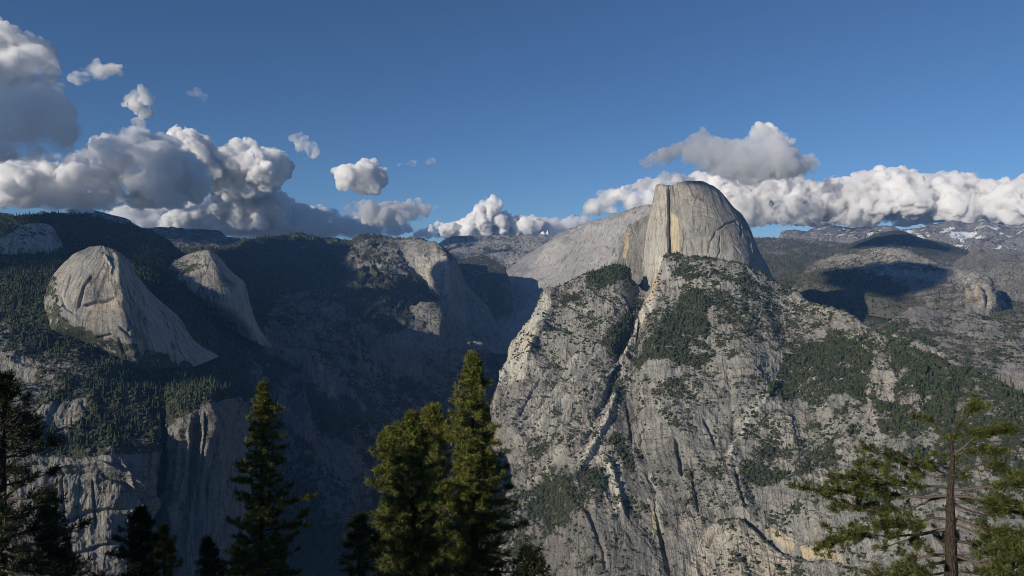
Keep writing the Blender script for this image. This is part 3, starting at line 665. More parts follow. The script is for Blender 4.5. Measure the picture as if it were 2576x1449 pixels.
CW = [
 [(600, 1440, 2.9), (690, 1400, 2.95), (770, 1330, 3.05), (840, 1270, 3.15), (900, 1216, 3.3), (935, 1165, 3.5), (975, 1120, 3.75), (1030, 1080, 4.0), (1100, 1025, 4.35), (1180, 970, 4.7), (1250, 950, 5.1)],
 [(610, 1280, 3.15), (690, 1250, 3.17), (755, 1215, 3.22), (810, 1180, 3.3), (862, 1130, 3.42), (900, 1105, 3.6), (950, 1070, 3.8), (1010, 1040, 4.0), (1080, 1000, 4.35), (1160, 958, 4.7), (1230, 940, 5.1)],
 [(610, 1110, 3.3), (670, 1095, 3.35), (730, 1075, 3.4), (770, 1055, 3.5), (812, 1040, 3.6), (850, 1020, 3.75), (900, 1010, 3.85), (960, 990, 4.05), (1040, 970, 4.4), (1130, 935, 4.75), (1210, 920, 5.1)],
 [(580, 1000, 3.5), (650, 985, 3.7), (710, 965, 3.8), (750, 945, 3.9), (790, 930, 4.0), (830, 925, 4.1), (875, 920, 4.2), (930, 915, 4.35), (1010, 905, 4.6), (1110, 890, 4.85), (1200, 890, 5.2)],
 [(540, 920, 3.8), (630, 900, 4.0), (690, 880, 4.2), (730, 860, 4.35), (770, 845, 4.5), (815, 840, 4.6), (860, 840, 4.7), (910, 840, 4.8), (985, 840, 5.0), (1080, 835, 5.3), (1160, 850, 5.8)],
 [(500, 840, 4.2), (600, 820, 4.4), (670, 800, 4.7), (715, 780, 5.0), (760, 770, 5.3), (805, 765, 5.45), (855, 765, 5.5), (905, 765, 5.52), (970, 765, 5.58), (1050, 765, 5.95), (1130, 790, 6.4)],
 [(460, 760, 4.6), (570, 745, 4.9), (640, 730, 5.3), (700, 715, 5.8), (755, 710, 6.2), (805, 705, 6.3), (860, 705, 6.3), (910, 700, 6.25), (980, 705, 6.25), (1045, 715, 6.45), (1110, 735, 6.8)],
 [(440, 690, 5.5), (560, 680, 5.8), (630, 665, 6.2), (690, 650, 6.8), (750, 645, 7.2), (800, 650, 7.2), (860, 655, 7.1), (915, 640, 7.0), (985, 645, 6.9), (1050, 665, 7.05), (1105, 690, 7.3)],
 [(440, 640, 7.0), (560, 625, 7.2), (627, 607, 7.5), (683, 601, 7.8), (755, 595, 8.0), (800, 605, 8.0), (868, 613, 7.9), (920, 596, 7.7), (1002, 605, 7.5), (1060, 612, 7.5), (1100, 640, 7.6)]]
sheet('canyon_wall', 'long forested mountain side dropping into the shaded canyon', rows(CW), step=2.2, A=(26, 260), G=(46, 130, 4.0), B=(30, 900), crag=1.6, veg=0.45, foot=(500, 0.45), sides=(0, 1), oct=6, objname='mountain_side')
sheet('watkins', 'blunt granite headland with a pale sunlit cliff above the canyon', [
 [(985, 820, 5.9), (990, 775, 6.3), (985, 735, 6.5), (985, 700, 6.7), (980, 665, 6.9), (980, 640, 7.05), (990, 608, 7.3)],
 [(1035, 820, 5.85), (1040, 775, 6.15), (1030, 730, 6.35), (1016, 690, 6.65), (1006, 660, 6.8), (1003, 635, 7.0), (1030, 606, 7.3)],
 [(1080, 830, 5.8), (1075, 775, 6.1), (1070, 735, 6.32), (1055, 700, 6.62), (1048, 668, 6.7), (1046, 638, 6.85), (1062, 606.5, 7.3)],
 [(1112, 845, 5.8), (1102, 785, 6.12), (1098, 745, 6.28), (1093, 710, 6.4), (1088, 675, 6.5), (1084, 642, 6.75), (1085, 608, 7.3)],
 [(1150, 870, 5.8), (1130, 800, 6.15), (1121, 752, 6.22), (1121, 715, 6.3), (1123, 680, 6.38), (1125, 652, 6.52), (1106, 619, 7.2)],
 [(1205, 890, 6.0), (1172, 830, 6.45), (1152, 775, 6.55), (1145, 735, 6.6), (1142, 700, 6.66), (1139, 670, 6.8), (1126, 634, 7.2)],
 [(1270, 890, 6.2), (1248, 822, 6.6), (1222, 775, 6.8), (1195, 742, 6.9), (1170, 712, 7.0), (1156, 683, 7.1), (1146, 653, 7.2)]],
 step=2.0, A=(12, 140), G=(18, 70, 6), B=(10, 500), sides=(1, 1), back=((150, .15), (550, .45), (1000, .9)), objname='mountain')
sheet('outcrop', 'small rounded rock outcrop below the pale headland cliff', [
 [(1015, 850, 5.35), (1018, 820, 5.4), (1025, 792, 5.45), (1035, 772, 5.55)], [(1060, 862, 5.1), (1060, 825, 5.2), (1062, 790, 5.3), (1068, 762, 5.5)],
 [(1100, 868, 5.1), (1100, 830, 5.18), (1100, 795, 5.3), (1098, 766, 5.5)], [(1130, 850, 5.3), (1133, 822, 5.35), (1128, 800, 5.4), (1118, 780, 5.55)]],
 A=(10, 90), G=(12, 50, 4), B=(10, 200), sides=(1, 1), side_run=0.3, back=((30, .15), (200, .4)), veg=0.3, objname='rock_outcrop')
sheet('tenaya', 'pale rolling granite high country beyond the canyon', rows([
 [(1150, 770, 7.9), (1200, 765, 7.9), (1250, 750, 9.3), (1310, 720, 9.6), (1370, 690, 9.8), (1420, 680, 9.9)],
 [(1130, 700, 8.6), (1190, 690, 8.7), (1255, 683, 9.7), (1320, 665, 10.0), (1380, 650, 10.1), (1430, 650, 10.2)],
 [(1110, 660, 9.6), (1170, 655, 9.8), (1240, 650, 10.3), (1310, 638, 10.6), (1380, 625, 10.7), (1430, 625, 10.7)],
 [(1100, 635, 10.6), (1160, 625, 10.8), (1230, 620, 11.0), (1300, 612, 11.2), (1375, 605, 11.4), (1430, 606, 11.4)],
 [(1095, 622, 11.5), (1143, 598, 11.7), (1210, 596, 12), (1289, 594.5, 12.2), (1360, 592, 12.3), (1430, 593, 12.3)]]),
 step=2.5, A=(40, 300), G=(12, 200, 3), B=(50, 900), veg=0.45, mat=M_ROCK_FAR, pale=0.4, objname='high_country')
sheet('tenaya_hill', 'dark shaded wooded hill at the head of the canyon', [
 [(1140, 780, 7.5), (1135, 740, 7.6), (1130, 700, 7.8), (1130, 668, 8.1)], [(1180, 790, 7.4), (1175, 745, 7.5), (1170, 705, 7.7), (1165, 652, 8.2)],
 [(1215, 790, 7.4), (1212, 745, 7.5), (1208, 705, 7.7), (1204, 647, 8.2)], [(1250, 785, 7.4), (1250, 745, 7.5), (1247, 710, 7.7), (1240, 657, 8.15)],
 [(1290, 775, 7.6), (1285, 735, 7.7), (1280, 705, 7.8), (1268, 671, 8.1)]], A=(14, 150), G=(8, 100, 3), B=(10, 400), veg=0.85, sides=(1, 1), back=((40, .3), (200, .7)), objname='hill')
sheet('tenaya_spires', 'tiny jagged snowy spires on the far skyline', [
 [(1345, 605, 13), (1345, 598, 13.1), (1345, 594, 13.2)], [(1357, 605, 13), (1357, 595, 13.1), (1357, 588, 13.2)], [(1366, 605, 13), (1367, 592, 13.1), (1367, 582, 13.2)],
 [(1373, 605, 13), (1373, 594, 13.1), (1373, 587, 13.2)], [(1378, 605, 13), (1378, 592, 13.1), (1378, 580, 13.2)], [(1386, 605, 13), (1386, 598, 13.1), (1387, 592, 13.2)], [(1400, 605, 13), (1400, 601, 13.1), (1400, 597, 13.2)]],
 step=1.5, A=(14, 80), G=(0.1, 60, 3), B=(0, 1), mat=M_ROCK_FAR, back=((100, .3), (300, .6)), objname='rock_spires')
sheet('clouds_rest', 'immense pale granite slab sweeping up behind the great dome', [
 [(1222, 850, 7.0), (1222, 815, 7.4), (1225, 775, 7.9), (1235, 735, 8.5), (1266, 690, 9.0), (1318, 648, 9.2), (1380, 608, 9.3), (1398, 595, 9.6)],
 [(1240, 890, 6.5), (1255, 838, 7.0), (1275, 795, 7.6), (1297, 748, 8.2), (1328, 700, 8.7), (1367, 650, 9.0), (1408, 608, 9.0), (1425, 581, 9.5)],
 [(1265, 930, 6.2), (1298, 862, 6.7), (1325, 812, 7.2), (1350, 765, 7.7), (1385, 715, 8.2), (1420, 660, 8.6), (1455, 605, 9.0), (1470, 566, 9.2)],
 [(1310, 960, 5.8), (1350, 880, 6.3), (1380, 830, 6.8), (1410, 780, 7.3), (1440, 725, 7.7), (1475, 665, 8.2), (1505, 600, 8.7), (1520, 550, 9.0)],
 [(1380, 980, 5.7), (1420, 900, 6.0), (1450, 840, 6.3), (1480, 785, 6.7), (1510, 725, 7.2), (1540, 660, 7.7), (1565, 590, 8.3), (1593, 526, 8.8)],
 [(1480, 980, 5.7), (1510, 900, 6.0), (1540, 840, 6.3), (1570, 785, 6.7), (1600, 720, 7.2), (1625, 650, 7.7), (1645, 575, 8.3), (1665, 514, 8.8)],
 [(1600, 980, 5.8), (1630, 900, 6.1), (1660, 840, 6.4), (1690, 785, 6.8), (1715, 720, 7.3), (1735, 650, 7.8), (1750, 580, 8.4), (1770, 520, 8.9)]],
 step=2.2, A=(12, 200), G=(15, 110, 9), B=(20, 700), mat=M_SLAB, sides=(0, 1), back=((60, .4), (400, 1.2), (900, 2.0)), blur=1, objname='mountain')
# the great slope under the dome
def col(pts, dc, db):
    x = np.array([p[0] for p in pts], float); y = np.array([p[1] for p in pts], float)
    p = pix(x, y, np.ones(len(x))); t = p[:, 2] / 1000.0
    K = (t[-1] - t[0]) / (1 / dc - 1 / db); S = t[0] + K / dc
    return [(a, b, K / (S - c)) for a, b, c in zip(x, y, t)][::-1]
def tail(y0, y1=1515, n=12):
    k = np.linspace(0, 1, n) ** 1.25
    return y0 + (y1 - y0) * k
def strip(x0, x1, y0, dc, db, y1=1515):
    ys = tail(y0, y1); X = x0 + (x1 - x0) * ((ys - y0) / (y1 - y0)) ** 1.2
    return col(list(zip(X, ys)), dc, db)
HS = [
 col([(1370, 737), (1357, 767), (1342, 796), (1316, 834), (1295, 878), (1280, 922), (1262, 962), (1244, 1034), (1262, 1114), (1262, 1180), (1230, 1260), (1190, 1360)], 3.78, 2.6),
 col([(1388, 731), (1385, 770), (1375, 805), (1352, 850), (1330, 900), (1315, 950), (1300, 1000), (1285, 1060), (1300, 1130), (1310, 1210), (1290, 1300), (1250, 1400)], 3.70, 2.45),
 col([(1410, 724), (1415, 765), (1410, 805), (1395, 855), (1375, 905), (1360, 960), (1345, 1015), (1330, 1080), (1335, 1150), (1345, 1240), (1335, 1340), (1320, 1450)], 3.74, 2.35),
 col([(1450, 706), (1455, 750), (1450, 800), (1440, 850), (1425, 905), (1405, 965), (1385, 1030), (1370, 1100), (1375, 1180), (1390, 1270), (1395, 1370), (1390, 1480)], 3.8, 2.22),
 col([(1500, 684), (1500, 740), (1495, 795), (1485, 850), (1470, 905), (1450, 970), (1430, 1040), (1415, 1120), (1430, 1200), (1450, 1290), (1455, 1390), (1455, 1500)], 3.85, 2.12),
 col([(1556, 668), (1552, 735), (1548, 795), (1538, 850), (1525, 905), (1505, 970), (1485, 1045), (1480, 1125), (1500, 1210), (1520, 1300), (1525, 1400), (1525, 1510)], 3.88, 2.08),
 col([(1600, 722), (1596, 765), (1588, 810), (1575, 855), (1560, 905), (1545, 970), (1535, 1045), (1540, 1130), (1565, 1215), (1590, 1305), (1595, 1405), (1595, 1515)], 3.82, 2.06),
 col([(1632, 738), (1632, 765), (1622, 805), (1610, 850), (1598, 900), (1590, 970), (1590, 1050), (1600, 1135), (1630, 1220), (1655, 1310), (1665, 1410), (1670, 1515)], 3.74, 2.06),
 col([(1662, 680), (1660, 740), (1650, 790), (1638, 845), (1628, 900), (1622, 970), (1625, 1050), (1635, 1135), (1665, 1220), (1690, 1310), (1703, 1410), (1710, 1515)], 3.66, 2.05),
 col([(1686, 643), (1692, 720), (1688, 780), (1675, 840), (1665, 900), (1660, 970), (1665, 1050), (1675, 1135), (1705, 1220), (1730, 1310), (1745, 1410), (1755, 1515)], 3.68, 2.05),
 col([(1760, 652), (1765, 720), (1765, 780), (1760, 840), (1755, 905), (1755, 975), (1760, 1055), (1770, 1140), (1800, 1225), (1825, 1315), (1840, 1410), (1850, 1515)], 3.60, 2.04),
 strip(1850, 1950, 672, 3.60, 2.03), strip(1905, 2000, 694, 3.65, 2.02), strip(1954, 2050, 726, 3.66, 2.01), strip(2060, 2160, 777, 3.42, 1.98), strip(2128, 2220, 798, 3.28, 1.96), strip(2181, 2270, 822, 3.18, 1.94),
 strip(2241, 2320, 842, 3.08, 1.92), strip(2301, 2370, 864, 2.98, 1.9), strip(2400, 2450, 922, 2.83, 1.85), strip(2538, 2570, 996, 2.65, 1.8), strip(2660, 2680, 1080, 2.5, 1.75), strip(2980, 2990, 1230, 2.3, 1.7)]
sheet('half_slope', 'great streaked granite slope with brush and pines below the split dome', HS, mat=M_SLOPE, step=1.5, A=(12, 130), G=(19, 75, 6.0), B=(24, 480), foot=(150, .15), crag=2.0, veg=0.27, sides=(1, 0), back=((90, .25), (350, .6), (900, 1.2)), oct=6, blur=1, objname='mountain_side')
sheet('half_shoulder', 'broken cliff at the left shoulder of the split dome', [
 [(1550, 735, 4.62), (1556, 700, 4.6), (1560, 660, 4.6), (1566, 628, 4.6), (1573, 604, 4.6), (1578, 588, 4.6), (1583, 571, 4.6)],
 [(1580, 750, 4.3), (1578, 705, 4.3), (1578, 665, 4.31), (1579, 630, 4.32), (1582, 605, 4.33), (1585, 590, 4.34), (1588, 568, 4.42)],
 [(1605, 760, 4.22), (1602, 705, 4.22), (1600, 665, 4.23), (1600, 630, 4.24), (1602, 600, 4.26), (1605, 580, 4.28), (1610, 559, 4.40)],
 [(1640, 770, 4.1), (1635, 715, 4.1), (1632, 665, 4.12), (1632, 625, 4.14), (1634, 595, 4.16), (1636, 570, 4.2), (1640, 540, 4.35)],
 [(1680, 780, 4.05), (1670, 715, 4.05), (1665, 665, 4.05), (1665, 625, 4.06), (1665, 595, 4.1), (1665, 565, 4.15), (1665, 530, 4.3)]],
 step=1.5, A=(11, 60), G=(12, 28, 6), B=(0, 1), sides=(1, 0), back=((40, .15), (300, .5), (800, .9)), objname='rock_wall')
sheet('half_dome', 'huge sheer-faced granite dome, the left half cut away as a cliff', [
 [(1612, 790, 4.05), (1620, 745, 4.05), (1618, 700, 4.05), (1619, 660, 4.06), (1623, 620, 4.07), (1629, 575, 4.08), (1637, 535, 4.09), (1646, 490, 4.1), (1650.5, 465.5, 4.12)],
 [(1640, 790, 3.87), (1645, 745, 3.87), (1643, 700, 3.88), (1644, 660, 3.90), (1647, 620, 3.92), (1651, 575, 3.94), (1655, 535, 3.96), (1658, 490, 3.98), (1661, 464, 4.03)],
 [(1685, 790, 3.80), (1682, 745, 3.81), (1679, 700, 3.83), (1677, 655, 3.85), (1676, 612, 3.87), (1676, 570, 3.89), (1677, 535, 3.91), (1677, 490, 3.93), (1677, 466, 3.99)],
 [(1690, 790, 3.87), (1688, 745, 3.88), (1686, 700, 3.89), (1685, 655, 3.905), (1685, 612, 3.92), (1684, 570, 3.935), (1684, 535, 3.945), (1684, 495, 3.955), (1685, 466.5, 4.0)],
 [(1708, 790, 3.76), (1708, 745, 3.77), (1707, 700, 3.77), (1708, 655, 3.78), (1710, 612, 3.79), (1710, 572, 3.81), (1706, 535, 3.85), (1700, 500, 3.91), (1694, 465.5, 4.01)],
 [(1720, 790, 3.69), (1720, 745, 3.69), (1720, 700, 3.70), (1720, 655, 3.71), (1720, 612, 3.73), (1719, 570, 3.76), (1716, 530, 3.80), (1711, 490, 3.88), (1705, 460, 3.99)],
 [(1762, 790, 3.63), (1762, 745, 3.64), (1761, 700, 3.65), (1759, 655, 3.67), (1757, 615, 3.69), (1754, 570, 3.73), (1750, 528, 3.79), (1743, 488, 3.86), (1733, 455, 3.99)],
 [(1802, 790, 3.60), (1802, 745, 3.62), (1800, 710, 3.64), (1798, 665, 3.65), (1795, 620, 3.68), (1790, 575, 3.72), (1783, 532, 3.79), (1773, 492, 3.87), (1758, 455.5, 4.0)],
 [(1850, 790, 3.62), (1848, 755, 3.64), (1845, 720, 3.66), (1842, 675, 3.67), (1838, 630, 3.70), (1830, 585, 3.75), (1818, 542, 3.82), (1801, 500, 3.91), (1783, 463, 4.02)],
 [(1890, 790, 3.66), (1885, 760, 3.68), (1880, 730, 3.70), (1877, 690, 3.71), (1873, 645, 3.75), (1864, 600, 3.80), (1852, 560, 3.86), (1832, 518, 3.95), (1809, 479, 4.05)],
 [(1915, 790, 3.72), (1910, 762, 3.74), (1905, 735, 3.76), (1902, 698, 3.78), (1895, 655, 3.82), (1886, 612, 3.87), (1874, 574, 3.93), (1854, 536, 4.0), (1829, 502, 4.08)],
 [(1985, 790, 4.0), (1972, 762, 4.0), (1957, 728, 4.0), (1941, 694, 4.01), (1925, 660, 4.03), (1909, 630, 4.05), (1896, 599, 4.08), (1879, 561, 4.12), (1846, 525, 4.14)]],
 step=1.1, A=(4, 70), G=(2.4, 26, 10), B=(3, 260), mat=M_ROCK_SMOOTH, sides=(1, 1), side_run=0.4, back=((12, .06), (120, .22), (500, .42), (900, .6)), blur=1, objname='granite_dome')
sheet('low_domes', 'low brush-covered granite domes behind the right-hand ridge', rows([
 [(2120, 980, 3.3), (2200, 960, 3.35), (2280, 990, 3.25), (2350, 1020, 3.2), (2420, 1050, 3.12), (2510, 1100, 3.05), (2640, 1160, 3.0), (2980, 1260, 2.9)],
 [(2140, 930, 3.5), (2220, 915, 3.55), (2290, 925, 3.5), (2360, 940, 3.5), (2430, 960, 3.4), (2520, 990, 3.35), (2640, 1020, 3.3), (2980, 1080, 3.2)],
 [(2160, 890, 3.75), (2235, 870, 3.8), (2300, 870, 3.8), (2370, 875, 3.8), (2440, 880, 3.8), (2520, 890, 3.8), (2640, 910, 3.8), (2980, 940, 3.7)],
 [(2180, 860, 4.0), (2248, 835, 4.05), (2305, 820, 4.1), (2368, 825, 4.15), (2440, 830, 4.2), (2520, 835, 4.2), (2640, 850, 4.2), (2980, 870, 4.2)],
 [(2205, 830, 4.3), (2266, 795, 4.4), (2312, 773, 4.5), (2375, 790, 4.55), (2425, 790.5, 4.6), (2505, 800, 4.6), (2640, 816, 4.6), (2980, 830, 4.7)]]),
 step=2.0, A=(14, 140), G=(10, 60, 4), B=(16, 350), veg=0.4, mat=M_ROCK_BURN, sides=(1, 0), objname='low_hills')
XP = [1860, 1960, 2050, 2140, 2230, 2320, 2410, 2500, 2900]
sheet('plateau', 'broad forested plateau east of the split dome', rows([
 row(920, [4.1] * 9, XP), row(850, [4.5, 4.5, 4.5, 4.5, 4.5, 4.6, 4.7, 4.8, 4.8], XP),
 row([780, 780, 785, 790, 800, 805, 805, 805, 810], [5.2, 5.2, 5.2, 5.1, 5.0, 4.95, 5.0, 5.0, 5.0], XP),
 row([725, 728, 735, 740, 750, 765, 780, 785, 790], [6.1, 6.1, 6.1, 6.0, 5.8, 5.6, 5.4, 5.4, 5.4], XP),
 row([685, 687, 690, 695, 700, 715, 735, 745, 750], [7.1, 7.1, 7.1, 7.0, 7.0, 6.8, 6.5, 6.4, 6.4], XP),
 row([650, 652, 655, 658, 662, 672, 685, 700, 705], [8.2, 8.2, 8.2, 8.2, 8.2, 8.2, 8.0, 8.0, 8.0], XP),
 row([622, 624, 628, 632, 636, 645, 655, 660, 665], [9.4, 9.4, 9.4, 9.4, 9.4, 9.4, 9.4, 9.4, 9.4], XP),
 row([597, 599.5, 607, 614, 620, 628, 636, 640, 645], [10.8, 10.8, 10.8, 10.8, 10.6, 10.5, 10.5, 10.5, 10.5], XP)]),
 step=2.2, A=(26, 300), G=(6, 150, 2), B=(30, 800), veg=0.8, mat=M_ROCK_BURN, back=((60, .6), (200, 1.5)), objname='plateau')
sheet('east_dome', 'broad tan dome with a broken cliff at its right end', [
 [(1990, 745, 5.75), (2000, 720, 5.9), (2012, 700, 6.1), (2030, 680, 6.4), (2045, 664, 6.9)], [(2060, 770, 5.4), (2068, 735, 5.55), (2076, 705, 5.9), (2088, 672, 6.3), (2101, 641, 7.0)],
 [(2130, 790, 5.15), (2137, 745, 5.4), (2145, 710, 5.8), (2152, 672, 6.3), (2160, 632, 7.0)], [(2220, 800, 5.0), (2227, 755, 5.25), (2235, 715, 5.65), (2243, 672, 6.2), (2253, 625, 7.0)],
 [(2300, 805, 4.95), (2308, 762, 5.2), (2313, 725, 5.6), (2317, 685, 6.1), (2322, 648, 6.8)], [(2370, 808, 4.9), (2374, 768, 5.12), (2378, 735, 5.45), (2382, 702, 5.9), (2392, 671, 6.5)],
 [(2430, 808, 4.9), (2434, 775, 5.08), (2438, 742, 5.3), (2442, 715, 5.6), (2450, 688, 6.1)], [(2480, 808, 4.95), (2481, 778, 5.08), (2482, 750, 5.15), (2483, 722, 5.4), (2485, 699, 5.9)],
 [(2540, 812, 5.3), (2528, 780, 5.4), (2514, 746, 5.45), (2503, 727, 5.55), (2492, 706, 5.85)]],
 step=2.0, A=(14, 180), G=(10, 70, 4), B=(22, 500), veg=0.3, mat=M_ROCK_BURN, sides=(1, 1), back=((60, .5), (300, 1.0)), objname='granite_dome')
sheet('east_slab', 'bare grey granite slab at the right edge', rows([
 [(2380, 800, 6.2), (2430, 800, 6.0), (2480, 800, 5.9), (2540, 790, 5.9), (2640, 780, 5.9), (2980, 790, 5.9)], [(2385, 740, 7.0), (2430, 745, 6.7), (2480, 745, 6.5), (2540, 735, 6.4), (2640, 715, 6.4), (2980, 715, 6.3)],
 [(2390, 695, 7.8), (2430, 690, 7.5), (2480, 685, 7.2), (2540, 680, 7.0), (2640, 670, 7.0), (2980, 665, 6.9)], [(2398, 664, 9.0), (2430, 643, 8.5), (2465, 628, 8.2), (2529, 629, 8.0), (2640, 633, 8.0), (2980, 610, 7.8)]]),
 step=2.2, A=(14, 200), G=(10, 90, 5), B=(20, 600), veg=0.12, sides=(1, 0), pale=0.1, objname='granite_slab')
sheet('far_ridge', 'dark shaded forested ridge before the snowy peaks', rows([
 [(2090, 660, 9.2), (2170, 665, 9.2), (2250, 665, 9.2), (2330, 670, 9.2), (2400, 672, 9.2), (2470, 672, 9.2)], [(2100, 640, 9.8), (2175, 625, 9.8), (2245, 615, 9.8), (2325, 630, 9.8), (2400, 650, 9.8), (2470, 655, 9.8)],
 [(2118, 622, 10.6), (2181, 599, 10.6), (2252, 581, 10.6), (2315, 597, 10.6), (2395, 618, 10.6), (2470, 640, 10.6)]]),
 step=2.5, A=(20, 250), G=(6, 150, 2), B=(0, 1), veg=0.85, mat=M_ROCK_FAR, sides=(1, 1), back=((100, .8), (300, 1.8)), objname='hill')
fc = [(1890, 606), (1940, 603), (1958, 597), (1967, 583.5), (1986, 581), (2023, 583), (2047, 576), (2085, 573), (2127, 572), (2160, 574), (2202, 571), (2237, 571), (2269, 581), (2299, 573), (2339, 569), (2370, 564), (2400, 556.6), (2432, 564.6), (2452, 562), (2470, 556), (2507, 563), (2540, 572), (2576, 566), (2640, 560), (2760, 570), (2860, 552), (2980, 565)]
sheet('far_peaks', 'snow-flecked mountain range on the right skyline', [[(x, 665, 11.2), (x, 645, 11.6), (x, (y + 650) / 2, 12.3), (x, y + 10, 13.2), (x, y, 13.6)] for x, y in fc],
 step=2.0, A=(60, 420), G=(20, 200, 2), B=(0, 1), veg=0.3, mat=M_ROCK_FAR, back=((200, .8), (500, 1.8)), oct=6, objname='mountain_range')
fc = [(-600, 540), (-400, 532), (-200, 540), (-80, 536), (-10, 536), (28, 540), (56, 546), (80, 545), (95, 538), (108, 533), (125, 538), (150, 540), (170, 533), (200, 532), (229, 530), (255, 536), (278, 543), (320, 552), (363, 574), (420, 574), (469, 576), (510, 578), (545, 581), (560, 588), (574, 597), (600, 601), (627, 606), (700, 612)]
sheet('far_peaks_west', 'distant blue mountains under the cloud on the left skyline', [[(x, max(640, y + 40), 7.9), (x, y + 30, 8.3), (x, y + 12, 8.8), (x, y, 9.2)] for x, y in fc],
 step=2.5, A=(24, 300), G=(14, 150, 2), B=(0, 1), veg=0.6, mat=M_ROCK_FAR, back=((100, .8), (300, 1.8)), objname='mountain_range')
sheet('mid_hills_west', 'low wooded hill under the cloud between the ridges', rows([
 [(780, 640, 8.0), (820, 640, 8.0), (860, 640, 8.0), (890, 640, 8.0)], [(780, 615, 8.4), (820, 610, 8.4), (860, 615, 8.4), (890, 625, 8.4)], [(785, 604, 8.8), (826, 598, 8.8), (856, 601, 8.8), (880, 622, 8.8)]]),
 A=(10, 200), G=(5, 100, 2), B=(0, 1), veg=0.8, mat=M_ROCK_FAR, back=((100, .8), (300, 1.8)), objname='hill')

# valley floor and the ground running on to the horizon, below everything else
def ground():
    ds = np.concatenate([np.linspace(4, 58, 28), np.linspace(62, 1500, 60), np.linspace(1530, 8000, 160), np.geomspace(8200, 60000, 60)])
    an = np.radians(np.linspace(-75, 75, 240))
    A_, D_ = np.meshgrid(an, ds)
    # the viewpoint's own slope drops to the valley, which rises slowly up the canyon
    z = np.where(D_ < 60, -2.5 - 0.62 * D_, -39.7 - 950 * np.clip((D_ - 60) / 1300, 0, 1) ** 0.8)
    z = z + 25 * np.clip((D_ - 100) / 400, 0, 1) * (fbm(np.stack([np.sin(A_) * D_ / 400, np.cos(A_) * D_ / 400, 0 * A_], -1), 4))
    x = np.sin(A_) * D_; y = np.cos(A_) * D_
    z = z + np.clip((D_ - 4000) / 4000, 0, 1) * 350
    V = np.stack([x, y, z], -1); n, m = V.shape[:2]
    idx = np.arange(n * m).reshape(n, m)
    q = np.stack([idx[:-1, :-1], idx[:-1, 1:], idx[1:, 1:], idx[1:, :-1]], -1).reshape(-1, 4)
    fx, fy, _ = proj(V)
    zz = np.zeros(V.shape[:2])
    o = mesh_obj('ground', V.reshape(-1, 3), q, M_ROCK, dict(flow=V.reshape(-1, 3), veg=(zz + 0.95).ravel(), stain=zz.ravel(), pale=zz.ravel(), snow=zz.ravel()))
    tag(o, 'shaded valley floor', None, None, 'structure')
    SHEETS.append(dict(name='ground', D=V, veg=zz + 0.85, fx=fx, fy=fy, obj=o))
ground()
# ------------------------------------------------------------------ depth of the terrain as seen from the camera (for placing trees)
CELL = 3.0
ZW, ZH = int(2576 / CELL) + 2, int(1449 / CELL) + 2
ZB = np.full((ZH, ZW), 1e9)
for S in SHEETS:
    P = S['D'].reshape(-1, 3); fx, fy, yc = proj(P)
    d = np.hypot(P[:, 0], P[:, 1])
    i = (fx / CELL).astype(int); j = (fy / CELL).astype(int)
    ok = (yc > 0) & (i >= 0) & (i < ZW) & (j >= 0) & (j < ZH)
    np.minimum.at(ZB, (j[ok], i[ok]), d[ok])
for _ in range(3):
    pad = np.pad(ZB, 1, constant_values=1e9)
    nb = np.min([pad[a:a + ZH, b:b + ZW] for a in range(3) for b in range(3)], 0)
    ZB = np.where(ZB > 1e8, nb, ZB)
def depth_at(fx, fy):
    i = np.clip((np.asarray(fx) / CELL).astype(int), 0, ZW - 1); j = np.clip((np.asarray(fy) / CELL).astype(int), 0, ZH - 1)
    return ZB[j, i]

# ------------------------------------------------------------------ conifers and brush
def tree_material(name, c0, c1):
    m, nt, b = new_mat(name)
    at = N(nt, 'ShaderNodeAttribute', attribute_name='tint')
    geo = N(nt, 'ShaderNodeNewGeometry')
    n = N(nt, 'ShaderNodeTexNoise'); n.inputs['Scale'].default_value = 0.5; nt.links.new(geo.outputs['Position'], n.inputs['Vector'])
    f = mth(nt, 'ADD', mth(nt, 'MULTIPLY', at.outputs['Fac'], 0.7), mth(nt, 'MULTIPLY', n.outputs[0], 0.3))
    c = ramp(nt, f, [(0.15, c0), (0.85, c1)])
    nt.links.new(c, b.inputs['Base Color'])
    return m
M_CONIFER = tree_material('conifer_needles', (0.020, 0.030, 0.015), (0.060, 0.072, 0.030))
M_SNAG = tree_material('dead_wood', (0.20, 0.18, 0.16), (0.36, 0.34, 0.31))

def conifer_template(rg, tiers=5, sides=7, w=0.17):
    """ragged stack of drooping skirts, unit height; each face tilted a little differently"""
    V, Fc = [], []
    lean = rg.uniform(-0.03, 0.03, 2)
    for t in range(tiers):
        z1 = 0.10 + 0.90 * (t + 1.25) / (tiers + 0.25); z1 = min(z1, 1.0)
        z0 = 0.10 + 0.90 * t / (tiers + 0.6) - 0.02
        r = w * (1 - t / (tiers + 0.2)) * rg.uniform(0.85, 1.15)
        o = len(V); V.append((lean[0] * z1, lean[1] * z1, z1))
        ph = rg.uniform(0, 6.28)
        for k in range(sides):
            a = ph + 2 * math.pi * k / sides
            rr = r * rg.uniform(0.6, 1.25)
            V.append((lean[0] * z0 + rr * math.cos(a), lean[1] * z0 + rr * math.sin(a), z0 + rg.uniform(-0.03, 0.035)))
        for k in range(sides): Fc.append((o, o + 1 + k, o + 1 + (k + 1) % sides))
    o = len(V)
    for a in (0, 2.1, 4.2): V.append((0.012 * math.cos(a), 0.012 * math.sin(a), -0.12))
    for a in (0, 2.1, 4.2): V.append((0.008 * math.cos(a), 0.008 * math.sin(a), 0.3))
    for k in range(3):
        a, b_ = o + k, o + (k + 1) % 3
        Fc += [(a, b_, b_ + 3), (a, b_ + 3, a + 3)]
    return np.array(V), np.array(Fc)

